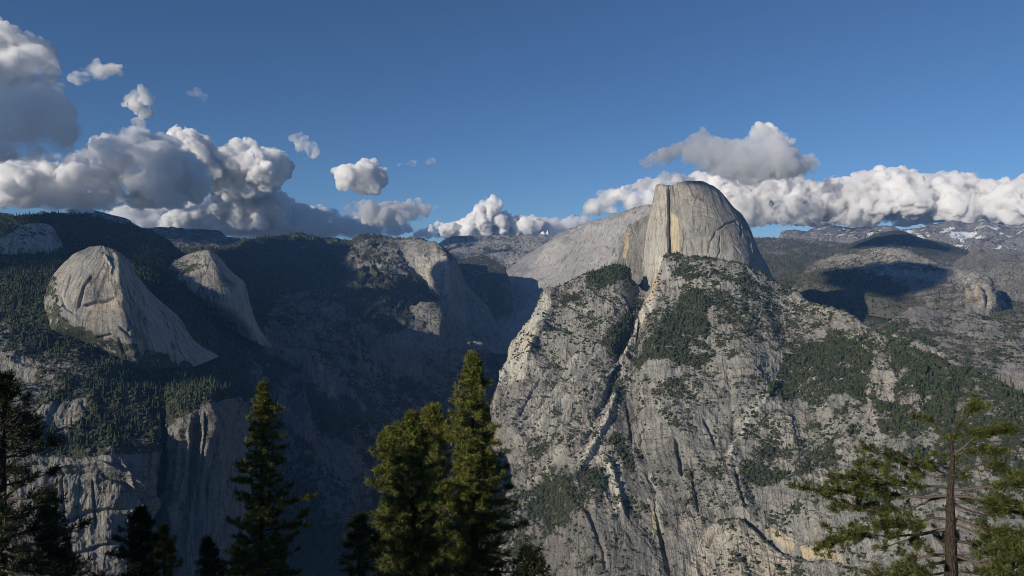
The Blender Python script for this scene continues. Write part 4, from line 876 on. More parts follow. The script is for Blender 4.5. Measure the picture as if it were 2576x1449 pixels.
def ico1():
    import bmesh
    bm = bmesh.new(); bmesh.ops.create_icosphere(bm, subdivisions=1, radius=1)
    r = (np.array([v.co[:] for v in bm.verts]), np.array([[v.index for v in f.verts] for f in bm.faces])); bm.free(); return r
_i1 = ico1()
def small_bush(rg):
    V0, F0 = _i1
    V = V0 * np.array([0.55, 0.55, 0.5]) * rg.uniform(0.6, 1.3, (len(V0), 1)); V[:, 2] += 0.36
    return V, F0

TPL = [conifer_template(np.random.default_rng(k), tiers=3, sides=5) for k in range(6)]
TPLB = [small_bush(np.random.default_rng(40 + k)) for k in range(5)]

def scatter(S, area_per_tree, rg, vmin=0.35, power=2.0):
    D = S['D']; fx, fy, _ = proj(D)
    c = (D[:-1, :-1] + D[1:, 1:]) / 2
    ar = np.abs(np.cross((D[1:, 1:] - D[:-1, :-1])[..., :2], (D[1:, :-1] - D[:-1, 1:])[..., :2])) / 2    # plan area: cliffs carry few trees
    e = np.cross(D[1:, 1:] - D[:-1, :-1], D[1:, :-1] - D[:-1, 1:]); full = np.linalg.norm(e, axis=2) / 2
    v = S['veg'][:-1, :-1]; x = fx[:-1, :-1]; y = fy[:-1, :-1]
    dist = np.linalg.norm(c[..., :2], axis=2)
    steep = ar / (full + 1e-6)
    clump = 0.45 + 1.1 * np.clip(fbm(c / 130.0 + 400, 3) * 1.3 + 0.5, 0, 1)
    w = (ar * 0.4 + full * 0.6) * np.clip((v - vmin) / (1 - vmin), 0, 1) ** power * clump * np.clip(steep * 3.0 - 0.25, 0.05, 1)
    w *= (x > -40) & (x < 2616) & (y < 1480) & (depth_at(x, y - 4) > dist * 0.985 - 60)
    w *= np.clip(3000 / dist, 0.3, 1.0)
    n = int(w.sum() / area_per_tree)
    w = w.ravel(); k = rg.choice(len(w), size=n, p=w / w.sum())
    P = c.reshape(-1, 3)[k]; jit = D[1:, 1:].reshape(-1, 3)[k] - D[:-1, :-1].reshape(-1, 3)[k]
    P = P + jit * rg.uniform(-0.5, 0.5, (n, 1))
    return P, v.ravel()[k], (ar / (full + 1e-6)).ravel()[k]

def merge(templates, P, H, Wd, rg, tint):
    Vs, Fs, Ts = [], [], []; off = 0
    which = rg.integers(0, len(templates), len(P))
    for t, (V0, F0) in enumerate(templates):
        s = np.where(which == t)[0]
        if not len(s): continue
        a = rg.uniform(0, 6.283, len(s)); ca, sa = np.cos(a), np.sin(a)
        X = (V0[None, :, 0] * ca[:, None] - V0[None, :, 1] * sa[:, None]) * (H[s] * Wd[s])[:, None]
        Y = (V0[None, :, 0] * sa[:, None] + V0[None, :, 1] * ca[:, None]) * (H[s] * Wd[s])[:, None]
        Z = V0[None, :, 2] * H[s][:, None]
        V = np.stack([X, Y, Z], -1) + P[s][:, None]
        Vs.append(V.reshape(-1, 3)); Fs.append((F0[None] + (np.arange(len(s)) * len(V0))[:, None, None] + off).reshape(-1, 3))
        Ts.append(np.repeat(tint[s], len(V0))); off += len(s) * len(V0)
    return np.concatenate(Vs), np.concatenate(Fs), np.concatenate(Ts)

BY = {S['name']: S for S in SHEETS}
DENS = dict(ground=420, left_slope=210, canyon_wall=420, watkins=700, half_slope=230, low_domes=420, plateau=620, east_dome=800, tenaya_hill=700, mid_hills_west=900,
            basket_dome=90, north_dome=80, west_dome=350, outcrop=500, far_ridge=2500, tenaya=5000)
ALLP, ALLH, ALLW, ALLT, ALLS = [], [], [], [], []
for nme, a in DENS.items():
    S = BY[nme]; P, v, st = scatter(S, a, RNG, vmin=0.34 if nme != 'half_slope' else 0.30)
    n = len(P)
    if not n: continue
    H = RNG.uniform(13, 27, n) * (0.7 + 0.35 * v) * RNG.choice([1, 1, 1, 1.3], n)
    if nme in ('north_dome', 'basket_dome', 'west_dome'): H *= 0.62
    ALLP.append(P); ALLH.append(H); ALLW.append(RNG.uniform(0.75, 1.35, n)); ALLT.append(np.clip(RNG.normal(0.4, 0.22, n), 0, 1)); ALLS += [nme] * n
ALLP = np.concatenate(ALLP); ALLH = np.concatenate(ALLH); ALLW = np.concatenate(ALLW); ALLT = np.concatenate(ALLT); ALLS = np.array(ALLS)
ALLP[:, 2] -= 0.5
# the three hundred that show largest are trees of their own
d = np.hypot(ALLP[:, 0], ALLP[:, 1]); top = ALLP + np.array([0, 0, 1.0]) * ALLH[:, None]
fx, fy, _ = proj(top)
vis = (fx > 15) & (fx < 2560) & (fy < 1420) & (depth_at(fx, fy) > d * 0.99) & ((ALLS == 'left_slope') | (ALLS == 'half_slope'))
hid = ((fx > 870) & (fx < 1330) & (fy > 1050)) | ((fx > 2080) & (fy > 1140)) | ((fx < 230) & (fy > 1000)) | ((fx > 590) & (fx < 740) & (fy > 980))
score = np.where(vis & ~hid, ALLH / d, 0)
big = np.argsort(-score)[:300]
rest = np.ones(len(ALLP), bool); rest[big] = False
V, Fc, T = merge(TPL, ALLP[rest], ALLH[rest], ALLW[rest], RNG, ALLT[rest])
o = mesh_obj('forest', V, Fc, M_CONIFER, dict(tint=T), smooth=False)
tag(o, 'dark conifer forest covering the slopes and plateaus', None, None, 'stuff')
variants = []
for k in range(6):
    V0, F0 = conifer_template(np.random.default_rng(60 + k), tiers=7, sides=9, w=0.18)
    me_o = mesh_obj('conifer', V0 * 1.0, F0, M_CONIFER, dict(tint=np.full(len(V0), 0.25 + 0.1 * k)), smooth=False)
    variants.append(me_o.data); bpy.data.objects.remove(me_o)
LBL = dict(left_slope=('one of the dark conifers on the wooded slope below the left domes', 'conifers on the left slope'),
           half_slope=('one of the dark conifers on the granite slope below the split dome', 'conifers below the split dome'))
for q, i in enumerate(big):
    ob = bpy.data.objects.new('conifer', variants[q % 6]); COL.objects.link(ob)
    ob.location = ALLP[i].tolist(); h = float(ALLH[i]); wdt = float(ALLW[i]) * h
    ob.scale = (wdt, wdt, h); ob.rotation_euler = (0, 0, float(RNG.uniform(0, 6.28)))
    l, g = LBL[ALLS[i]]
    tag(ob, l, 'conifer', g)
# brush and small oaks on the granite
BP, BH, BT = [], [], []
for nme, a, vm in (('half_slope', 50, 0.13), ('left_slope', 110, 0.2), ('low_domes', 110, 0.2), ('east_dome', 900, 0.2), ('canyon_wall', 900, 0.15), ('watkins', 900, 0.2), ('outcrop', 400, .1)):
    P, v, st = scatter(BY[nme], a, RNG, vmin=vm, power=1.0)
    BP.append(P); BH.append((2.5 + 7.5 * RNG.random(len(P)) ** 2) * (0.8 + 0.5 * v)); BT.append(np.clip(RNG.normal(0.5, 0.25, len(P)), 0, 1))
BP = np.concatenate(BP); BH = np.concatenate(BH); BT = np.concatenate(BT)
V, Fc, T = merge(TPLB, BP, BH, RNG.uniform(0.9, 1.6, len(BP)), RNG, BT)
M_BRUSH = tree_material('brush_leaves', (0.022, 0.030, 0.014), (0.062, 0.072, 0.032))
o = mesh_obj('brush', V, Fc, M_BRUSH, dict(tint=T), smooth=False)
tag(o, 'low dark brush and small oaks rooted in the granite', None, None, 'stuff')
# pale dead trunks left by a burn
P, v, st = scatter(BY['plateau'], 9000, RNG, vmin=0.3)
sel = np.hypot(P[:, 0], P[:, 1]) > 5200
P = P[sel]
sn = []
for k in range(3):
    V0 = np.array([(-.016, 0, -.1), (.016, 0, -.1), (0, .018, -.1), (0, 0, 1.0)]); sn.append((V0, np.array([(0, 1, 3), (1, 2, 3), (2, 0, 3)])))
V, Fc, T = merge(sn, P, RNG.uniform(18, 30, len(P)), np.ones(len(P)), RNG, RNG.random(len(P)))
o = mesh_obj('dead_trees', V, Fc, M_SNAG, dict(tint=T), smooth=False)
tag(o, 'pale standing dead trunks scattered through the plateau forest', None, None, 'stuff')
# ------------------------------------------------------------------ clouds
def cloud_material(name, dens, g=0.15, col=(0.98, 0.985, 1.0), noise=None):
    """white scattering droplets; with noise=(size m, threshold) the edge frays into wisps"""
    m = bpy.data.materials.new(name); m.use_nodes = True
    nt = m.node_tree; nt.nodes.clear()
    o = nt.nodes.new('ShaderNodeOutputMaterial'); v = nt.nodes.new('ShaderNodeVolumeScatter')
    v.inputs['Color'].default_value = (*col, 1); v.inputs['Density'].default_value = dens; v.inputs['Anisotropy'].default_value = g
    if noise:
        geo = N(nt, 'ShaderNodeNewGeometry')
        n = N(nt, 'ShaderNodeTexNoise'); n.inputs['Scale'].default_value = 1.0 / noise[0]; n.inputs['Detail'].default_value = 5
        n.inputs['Roughness'].default_value = 0.62; n.inputs['Distortion'].default_value = 0.4
        nt.links.new(geo.outputs['Position'], n.inputs['Vector'])
        n2 = N(nt, 'ShaderNodeTexNoise'); n2.inputs['Scale'].default_value = 1.0 / (noise[0] * 3.4); n2.inputs['Detail'].default_value = 2
        nt.links.new(geo.outputs['Position'], n2.inputs['Vector'])
        q = mth(nt, 'ADD', n.outputs[0], mth(nt, 'MULTIPLY', mth(nt, 'SUBTRACT', n2.outputs[0], 0.5), 0.55))
        f = mth(nt, 'MULTIPLY', mth(nt, 'SUBTRACT', q, noise[1]), 5.0, clamp=True)
        nt.links.new(mth(nt, 'MULTIPLY', f, dens), v.inputs['Density'])
        m.cycles.homogeneous_volume = False
        m.cycles.volume_step_rate = noise[2]
    nt.links.new(v.outputs[0], o.inputs['Volume'])
    return m
M_CLOUD = cloud_material('cloud_dense', 0.045, noise=(560, 0.445, 0.1))
M_CLOUD_GREY = cloud_material('cloud_grey', 0.026, col=(0.93, 0.94, 0.96), noise=(560, 0.435, 0.12))  # greyer droplets: colour stands in for shade on these clouds
M_CLOUD_SHEET = cloud_material('cloud_sheet', 0.009, col=(0.95, 0.96, 0.97), noise=(360, 0.33, 0.12))
M_CLOUD_CAP = cloud_material('cloud_cap', 0.012, col=(0.94, 0.95, 0.96), noise=(420, 0.37, 0.12))  # grey tint stands in for shade on the arched cloud
M_CLOUD_MID = cloud_material('cloud_medium', 0.024, noise=(420, 0.44, 0.12))
M_CLOUD_THIN = cloud_material('cloud_thin', 0.006, noise=(220, 0.40, 0.3))
_ico = None
def ico():
    global _ico
    if _ico is None:
        import bmesh
        bm = bmesh.new(); bmesh.ops.create_icosphere(bm, subdivisions=2, radius=1)
        _ico = (np.array([v.co[:] for v in bm.verts]), np.array([[v.index for v in f.verts] for f in bm.faces])); bm.free()
    return _ico

def cloud(label, poly, d, mat, thick=120, rmax=45, n=140, rmin=9, base=None, disp=0.35, vox=2.4, seed=0, group='clouds over the mountains', flat=0.0, zmin=985.0, name='cloud'):
    rg = np.random.default_rng(100 + seed)
    xs_ = [p[0] for p in poly]; ys_ = [p[1] for p in poly]
    loop = list(poly) + [poly[0]]
    cx = rg.uniform(min(xs_), max(xs_), n * 14); cy_ = rg.uniform(min(ys_), max(ys_), n * 14)
    ins = in_poly(cx, cy_, poly); cx, cy_ = cx[ins], cy_[ins]
    dd, _, _ = seg_dist(cx, cy_, loop)
    ok = dd > rmin * 0.7; cx, cy_, dd = cx[ok][:n], cy_[ok][:n], dd[ok][:n]
    r = np.minimum(dd, rmax) * rg.uniform(0.75, 1.0, len(cx))
    r = np.maximum(r, rmin)
    pm = d * 1000 / F                                   # metres per frame unit
    room = np.sqrt(np.clip(dd / max(dd.max(), 1), 0.05, 1))
    off = rg.uniform(-1, 1, len(cx)) * thick * 0.5 * room * pm
    C0 = pix(cx, cy_, np.full(len(cx), d))
    h = C0[:, :2] / np.linalg.norm(C0[:, :2], axis=1)[:, None]
    sc = 1 + off / (d * 1000)
    C0 = C0 * sc[:, None]; R = r * pm * sc
    V0, F0 = ico()
    V = (C0[:, None] + V0[None] * R[:, None, None] * np.array([1, 1, 1 - flat])).reshape(-1, 3)
    Fc = (F0[None] + (np.arange(len(cx)) * len(V0))[:, None, None]).reshape(-1, 3)
    o = mesh_obj(name, V, Fc, mat)
    md = o.modifiers.new('r', 'REMESH'); md.mode = 'VOXEL'; md.voxel_size = vox * pm
    dg = bpy.context.evaluated_depsgraph_get(); me = bpy.data.meshes.new_from_object(o.evaluated_get(dg))
    old = o.data; o.modifiers.clear(); o.data = me; bpy.data.meshes.remove(old)
    nv = len(me.vertices)
    co = np.empty(nv * 3, np.float32); me.vertices.foreach_get('co', co); co = co.reshape(-1, 3).astype(float)
    no = np.empty(nv * 3, np.float32); me.vertices.foreach_get('normal', no); no = no.reshape(-1, 3)
    a = 40 * pm
    bil = lambda p, o_: sum((0.5 ** k) * (np.abs(perlin(p * 2.05 ** k + 9 * k + seed)) * 2 - 0.45) for k in range(o_))
    dis = bil(co / a, 5) * disp * 26 * pm
    co = co + no * dis[:, None]
    low = co[:, 2] < zmin
    co[low, 2] = zmin + (co[low, 2] - zmin) * 0.0 + rg.uniform(0, 3, low.sum())
    me.vertices.foreach_set('co', co.astype(np.float32).ravel()); me.update()
    me.materials.clear(); me.materials.append(mat)
    tag(o, label, 'cloud', group)
    return o

CL = []
cloud('towering cloud with a bright crown at the upper left edge', [(-120, 90), (-40, 50), (0, 52), (25, 58), (60, 88), (100, 90), (128, 108), (143, 150), (150, 195), (170, 235), (120, 250), (-120, 260)], 9.3, M_CLOUD, thick=160, rmax=42, n=150, seed=1)
cloud('dark grey cloud mass hanging under the tall crown at the left edge', [(-120, 200), (60, 205), (150, 215), (180, 245), (198, 290), (202, 345), (170, 388), (60, 402), (-120, 402)], 8.8, M_CLOUD_GREY, thick=200, rmax=48, n=120, seed=31)
cloud('bright cumulus heads piled above the two left domes', [(420, 330), (440, 320), (490, 326), (530, 352), (552, 385), (580, 352), (620, 347), (655, 368), (715, 378), (738, 405), (730, 440), (700, 480), (640, 500), (520, 500), (440, 430)], 18.5, M_CLOUD, thick=200, rmax=32, n=240, seed=2)
cloud('long broken grey cloud bank over the wooded left ridge', [(-60, 430), (60, 395), (180, 385), (240, 345), (300, 330), (350, 290), (380, 320), (440, 345), (500, 400), (545, 440), (520, 500), (420, 530), (300, 520), (180, 530), (60, 520), (-60, 530)], 15.0, M_CLOUD_GREY, thick=220, rmax=36, n=300, seed=32)
cloud('low grey cloud bank resting on the ridges right of the two domes', [(280, 560), (340, 525), (450, 510), (560, 490), (690, 470), (740, 500), (760, 540), (700, 575), (560, 592), (400, 580)], 20.0, M_CLOUD_GREY, thick=200, rmax=34, n=220, seed=33)
cloud('flat grey cloud sheet along the left skyline', [(200, 545), (330, 515), (600, 510), (740, 505), (800, 520), (870, 540), (1000, 555), (1080, 578), (1000, 596), (800, 600), (600, 598), (420, 580), (250, 565)], 21.0, M_CLOUD_SHEET, thick=200, rmax=28, n=420, seed=3)
cloud('dark lens-shaped cloud right of the small puff', [(860, 520), (900, 505), (960, 512), (1000, 502), (1060, 506), (1118, 525), (1080, 555), (1000, 568), (900, 560)], 16.0, M_CLOUD_GREY, thick=90, rmax=28, n=90, seed=4)
cloud('lone white puff left of centre', [(826, 410), (860, 418), (900, 405), (952, 400), (972, 430), (982, 455), (950, 490), (890, 488), (850, 470), (830, 445)], 13.0, M_CLOUD, thick=90, rmax=35, n=80, seed=5)
cloud('thin ragged puff above the lone white puff', [(722, 340), (760, 332), (800, 360), (808, 385), (780, 405), (745, 380)], 12.0, M_CLOUD_MID, thick=50, rmax=16, n=40, seed=6)
cloud('small white tower on a low grey base near the centre', [(1055, 580), (1100, 555), (1160, 560), (1185, 530), (1215, 500), (1240, 484), (1262, 500), (1270, 530), (1300, 545), (1330, 538), (1380, 545), (1400, 575), (1350, 596), (1150, 598), (1070, 592)], 19.5, M_CLOUD, thick=120, rmax=26, n=150, seed=7)
cloud('white billow clinging behind the left edge of the great dome', [(1410, 575), (1440, 545), (1472, 520), (1480, 490), (1530, 475), (1590, 460), (1640, 445), (1700, 430), (1740, 440), (1760, 470), (1740, 560), (1600, 560), (1500, 560)], 12.0, M_CLOUD, thick=120, rmax=30, n=170, seed=8)
cloud('grey arched cloud high above the great dome', [(1578, 445), (1600, 410), (1660, 370), (1720, 350), (1768, 320), (1790, 345), (1870, 345), (1895, 320), (1925, 306), (1955, 325), (2000, 350), (2010, 385), (2060, 405), (2075, 430), (2000, 450), (1900, 455), (1860, 470), (1780, 440), (1720, 418), (1640, 425)], 13.0, M_CLOUD_CAP, thick=110, rmax=34, n=190, seed=9)
cloud('bright white cloud knob rising behind the grey arched cloud', [(1888, 345), (1893, 322), (1910, 308), (1930, 304), (1948, 312), (1960, 330), (1950, 350), (1910, 356)], 16.0, M_CLOUD, thick=40, rmax=16, n=60, rmin=6, seed=21)
cloud('long white cumulus bank over the right-hand mountains', [(1720, 440), (1800, 420), (1900, 420), (2000, 440), (2060, 455), (2120, 450), (2165, 428), (2220, 424), (2300, 427), (2350, 440), (2440, 440), (2470, 455), (2530, 450), (2600, 440), (2700, 440), (2700, 575), (2560, 568), (2400, 560), (2200, 572), (2000, 572), (1880, 568), (1780, 560)], 18.5, M_CLOUD, thick=240, rmax=34, n=480, seed=10)
cloud('wispy cloud scrap beside the tall left cloud', [(170, 185), (215, 165), (245, 145), (262, 160), (318, 160), (300, 185), (275, 195), (240, 205), (200, 215), (172, 205)], 8.5, M_CLOUD_MID, thick=30, rmax=12, n=60, rmin=5, seed=11)
cloud('wispy cloud scrap hanging above the left bank', [(300, 262), (335, 235), (348, 205), (375, 210), (395, 245), (385, 265), (430, 268), (380, 280), (370, 300), (345, 285)], 12.5, M_CLOUD_MID, thick=30, rmax=12, n=60, rmin=5, seed=12)
cloud('faint solitary wisp in the blue left of centre', [(468, 240), (495, 226), (525, 243), (520, 262), (500, 258)], 9.5, M_CLOUD_THIN, thick=25, rmax=11, n=30, rmin=5, seed=13)
cloud('tiny thin cloud streak right of the lone puff', [(998, 412), (1030, 402), (1055, 406), (1092, 402), (1092, 410), (1040, 418), (1005, 420)], 14.0, M_CLOUD_THIN, thick=20, rmax=7, n=40, rmin=4, seed=14)
cloud('thin pale cloud layer low on the skyline left of the great dome', [(1020, 588), (1060, 572), (1150, 565), (1250, 560), (1350, 552), (1440, 545), (1500, 540), (1480, 575), (1400, 590), (1200, 598), (1050, 600)], 20.5, M_CLOUD_SHEET, thick=120, rmax=16, n=260, rmin=7, seed=41)
# ------------------------------------------------------------------ air
def haze():
    x0, x1, y0, y1, z0, z1 = -45000, 45000, -3000, 61000, -1250, 975
    V = [(x, y, z) for z in (z0, z1) for y in (y0, y1) for x in (x0, x1)]
    Fc = [(0, 2, 3, 1), (4, 5, 7, 6), (0, 1, 5, 4), (2, 6, 7, 3), (0, 4, 6, 2), (1, 3, 7, 5)]
    m = bpy.data.materials.new('haze'); m.use_nodes = True
    nt = m.node_tree; nt.nodes.clear()
    o = nt.nodes.new('ShaderNodeOutputMaterial'); v = nt.nodes.new('ShaderNodeVolumePrincipled')
    v.inputs['Color'].default_value = (0.22, 0.48, 1.0, 1); v.inputs['Density'].default_value = 1.65e-5; v.inputs['Anisotropy'].default_value = 0.0
    nt.links.new(v.outputs[0], o.inputs['Volume'])
    ob = mesh_obj('haze', np.array(V, float), Fc, m, smooth=False)
    tag(ob, 'thin blue mountain air', None, None, 'stuff')
haze()
# ------------------------------------------------------------------ unseen clouds added overhead, shaped to shade the land and the cumulus
def overhead(name, regions, dens, thick, z=2600.0, rad=170.0, spacing=120.0, seed=0, vox=28.0):
    rg = np.random.default_rng(300 + seed)
    C, R = [], []
    cot = (z) / math.tan(SUN_EL)
    for poly, dd in regions:
        W = []
        if isinstance(dd, dict):          # footprint of a thick cloud: hull over a range of distances
            pts = []
            for k in np.linspace(dd['near'], dd['far'], 5):
                for x, y in poly:
                    p = pix(x, y, k); q = p + SUN_DIR * ((z - p[2]) / SUN_DIR[2]); pts.append((q[0], q[1]))
            pts = sorted(pts)
            def half(seq):
                h = []
                for q in seq:
                    while len(h) > 1 and (h[-1][0] - h[-2][0]) * (q[1] - h[-2][1]) - (h[-1][1] - h[-2][1]) * (q[0] - h[-2][0]) <= 0: h.pop()
                    h.append(q)
                return h
            W = half(pts)[:-1] + half(pts[::-1])[:-1]; poly = []; dd = []
        for (x, y), dk in zip(poly, dd if isinstance(dd, (list, tuple)) else [dd] * len(poly)):
            if dk is None: dk = min(depth_at([x], [y])[0] / 1000.0, 12.0)
            p = pix(x, y, dk); t = (z - p[2]) / SUN_DIR[2]
            q = p + SUN_DIR * t; W.append((q[0], q[1]))
        xs_ = [p[0] for p in W]; ys_ = [p[1] for p in W]
        gx, gy = np.meshgrid(np.arange(min(xs_), max(xs_) + spacing, spacing), np.arange(min(ys_), max(ys_) + spacing, spacing))
        gx = gx.ravel() + rg.uniform(-.4, .4, gx.size) * spacing; gy = gy.ravel() + rg.uniform(-.4, .4, gy.size) * spacing
        ins = in_poly(gx, gy, W); gx, gy = gx[ins], gy[ins]
        dist, _, _ = seg_dist(gx, gy, W + [W[0]])
        r = np.minimum(rad, np.maximum(dist, 50)) * rg.uniform(0.85, 1.1, len(gx))
        C.append(np.stack([gx, gy, z + rg.uniform(-.2, .2, len(gx)) * thick], 1)); R.append(r)
    C = np.concatenate(C); R = np.concatenate(R)
    V0, F0 = ico()
    sc = np.stack([R, R, np.minimum(R, thick)], 1)
    V = (C[:, None] + V0[None] * sc[:, None]).reshape(-1, 3)
    Fc = (F0[None] + (np.arange(len(C)) * len(V0))[:, None, None]).reshape(-1, 3)
    m = cloud_material(name, dens)
    o = mesh_obj(name, V, Fc, m)
    md = o.modifiers.new('r', 'REMESH'); md.mode = 'VOXEL'; md.voxel_size = vox
    dg = bpy.context.evaluated_depsgraph_get(); me = bpy.data.meshes.new_from_object(o.evaluated_get(dg))
    old = o.data; o.modifiers.clear(); o.data = me; bpy.data.meshes.remove(old)
    me.materials.clear(); me.materials.append(m)
    tag(o, 'unseen clouds added high above to cast shade', None, None, 'stuff')
    return o
# unseen clouds added for deep shade over the canyon and its north wall
overhead('shade_clouds', [
    ([(640, 900), (650, 700), (560, 650), (640, 615), (750, 600), (860, 616), (900, 640), (860, 660), (900, 700), (880, 730), (960, 790), (1020, 860), (1100, 900), (1220, 930), (1235, 1000), (1000, 1180), (850, 1300), (700, 1400), (640, 1200)],
     [3.9, 5.9, 6.5, 7.2, 7.8, 7.8, 7.2, 6.9, 6.3, 5.9, 5.4, 5.0, 4.9, 5.1, 4.8, 3.7, 3.15, 2.9, 3.0]),
    ([(1275, 800), (1275, 752), (1345, 756), (1368, 742), (1355, 780), (1335, 840), (1300, 900), (1240, 900)], [6.8, 7.1, 6.9, 6.9, 6.7, 6.5, 6.2, 6.3]),
    ([(440, 690), (500, 700), (560, 760), (640, 850), (640, 960), (560, 900), (500, 820), (440, 740)], None),
    ([(2080, 702), (2200, 674), (2360, 670), (2405, 695), (2380, 728), (2310, 742), (2320, 780), (2210, 745), (2120, 732)], [6.2, 6.4, 6.4, 6.1, 5.7, 5.5, 5.2, 5.6, 5.9]),
    ([(2130, 625), (2180, 600), (2250, 580), (2330, 600), (2400, 625), (2300, 650)], [10.2] * 6),
], 0.02, 120, seed=1)
# thinner unseen veil added to dim the left-hand domes and cliffs
overhead('shade_veil', [
    ([(-160, 1449), (-160, 530), (60, 530), (300, 560), (450, 620), (560, 640), (640, 760), (700, 1449)], [2.2, 5.2, 5.2, 5.0, 5.0, 4.6, 4.0, 2.4]),
], 0.0003, 90, z=2200, rad=220, spacing=200, seed=2)
# high unseen clouds added to put the lower parts of the cumulus in shade
overhead('shade_bank', [([(-150, 225), (150, 235), (205, 300), (210, 410), (-150, 410)], dict(near=7.8, far=9.6))] + [(q_, d_ * k_) for q_, d_ in [
    ([(190, 345), (300, 298), (350, 275), (400, 325), (545, 400), (556, 470), (500, 525), (190, 525), (215, 440)], 15.0),
    ([(-80, 470), (190, 480), (190, 540), (-80, 545)], 15.0),
    ([(330, 575), (420, 530), (560, 515), (690, 490), (770, 530), (710, 595), (330, 595)], 20.0),
] for k_ in (0.90, 0.94, 0.98, 1.02)], 0.012, 220, z=5600.0, rad=330.0, spacing=260.0, seed=5, vox=70.0)

overhead('shade_thin_bank', [(q_, d_ * k_) for q_, d_ in [  # thin unseen clouds added to dim the lens and the arched cloud
    ([(845, 500), (940, 495), (1125, 515), (1125, 572), (845, 575)], 16.0),
    ([(1565, 450), (1590, 405), (1660, 365), (1760, 325), (1870, 350), (1900, 400), (2000, 385), (2085, 410), (2085, 460), (1900, 475), (1760, 445)], 13.0),
] for k_ in (0.90, 0.94, 0.98, 1.02)], 0.0006, 220, z=5600.0, rad=330.0, spacing=260.0, seed=6, vox=70.0)
# ------------------------------------------------------------------ foreground pines
M_BARK, _nt, _b = new_mat('pine_bark')
_g = N(_nt, 'ShaderNodeNewGeometry'); _mp = N(_nt, 'ShaderNodeMapping'); _mp.inputs['Scale'].default_value = (9, 9, 2.2); _nt.links.new(_g.outputs['Position'], _mp.inputs[0])
_vo = N(_nt, 'ShaderNodeTexVoronoi'); _vo.feature = 'DISTANCE_TO_EDGE'; _vo.inputs['Scale'].default_value = 1.6; _nt.links.new(_mp.outputs[0], _vo.inputs['Vector'])
_no = N(_nt, 'ShaderNodeTexNoise'); _no.inputs['Scale'].default_value = 3.0; _no.inputs['Detail'].default_value = 6; _nt.links.new(_mp.outputs[0], _no.inputs['Vector'])
_c = ramp(_nt, _no.outputs[0], [(0.3, (0.028, 0.023, 0.020)), (0.7, (0.085, 0.066, 0.053))])
_c = mixc(_nt, 0.8, _c, ramp(_nt, _vo.outputs['Distance'], [(0.0, 0.25), (0.16, 1.0)]), 'MULTIPLY')
_nt.links.new(_c, _b.inputs['Base Color'])
_bp = N(_nt, 'ShaderNodeBump'); _bp.inputs['Distance'].default_value = 0.05; _nt.links.new(_vo.outputs['Distance'], _bp.inputs['Height']); _nt.links.new(_bp.outputs[0], _b.inputs['Normal'])
M_TWIG, _nt, _b = new_mat('pine_branch_wood'); _b.inputs['Base Color'].default_value = (0.10, 0.08, 0.065, 1)
def needle_mat(name, c0, c1, c2):
    m, nt, b = new_mat(name)
    t = N(nt, 'ShaderNodeAttribute', attribute_name='tint')
    c = ramp(nt, t.outputs['Fac'], [(0.1, c0), (0.55, c1), (0.95, c2)])
    nt.links.new(c, b.inputs['Base Color']); b.inputs['Roughness'].default_value = 0.55; b.inputs['Specular IOR Level'].default_value = 0.35
    tr = N(nt, 'ShaderNodeBsdfTranslucent'); nt.links.new(c, tr.inputs[0])
    mx = N(nt, 'ShaderNodeMixShader'); mx.inputs[0].default_value = 0.22
    nt.links.new(b.outputs[0], mx.inputs[1]); nt.links.new(tr.outputs[0], mx.inputs[2])
    o = [n for n in nt.nodes if n.type == 'OUTPUT_MATERIAL'][0]; nt.links.new(mx.outputs[0], o.inputs[0])
    return m
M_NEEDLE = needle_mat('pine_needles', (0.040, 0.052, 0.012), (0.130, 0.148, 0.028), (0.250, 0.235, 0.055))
M_NEEDLE_DARK = needle_mat('shaded_pine_needles', (0.016, 0.024, 0.010), (0.038, 0.048, 0.018), (0.070, 0.075, 0.026))  # same needles darkened: the shade is put into their colour

class Wood:
    def __init__(s): s.V, s.F, s.n = [], [], 0
    def tube(s, P, R, sides=6):
        P = np.asarray(P, float); R = np.asarray(R, float); n = len(P)
        T = np.gradient(P, axis=0); T /= np.linalg.norm(T, axis=1)[:, None] + 1e-9
        up = np.array([0.13, 0.31, 0.94]) if abs(T[0, 2]) < 0.9 else np.array([0.94, 0.31, 0.13])
        A = np.cross(T, up); A /= np.linalg.norm(A, axis=1)[:, None] + 1e-9; B = np.cross(T, A)
        a = np.arange(sides) * 2 * math.pi / sides
        ring = P[:, None] + (A[:, None] * np.cos(a)[None, :, None] + B[:, None] * np.sin(a)[None, :, None]) * R[:, None, None]
        s.V.append(ring.reshape(-1, 3))
        i = np.arange(n - 1)[:, None] * sides + np.arange(sides)[None]; j = np.arange(n - 1)[:, None] * sides + (np.arange(sides)[None] + 1) % sides
        s.F.append(np.stack([i, j, j + sides, i + sides], -1).reshape(-1, 4) + s.n); s.n += n * sides
    def obj(s, name, mat, parent):
        return mesh_obj(name, np.concatenate(s.V), np.concatenate(s.F), mat, parent=parent)

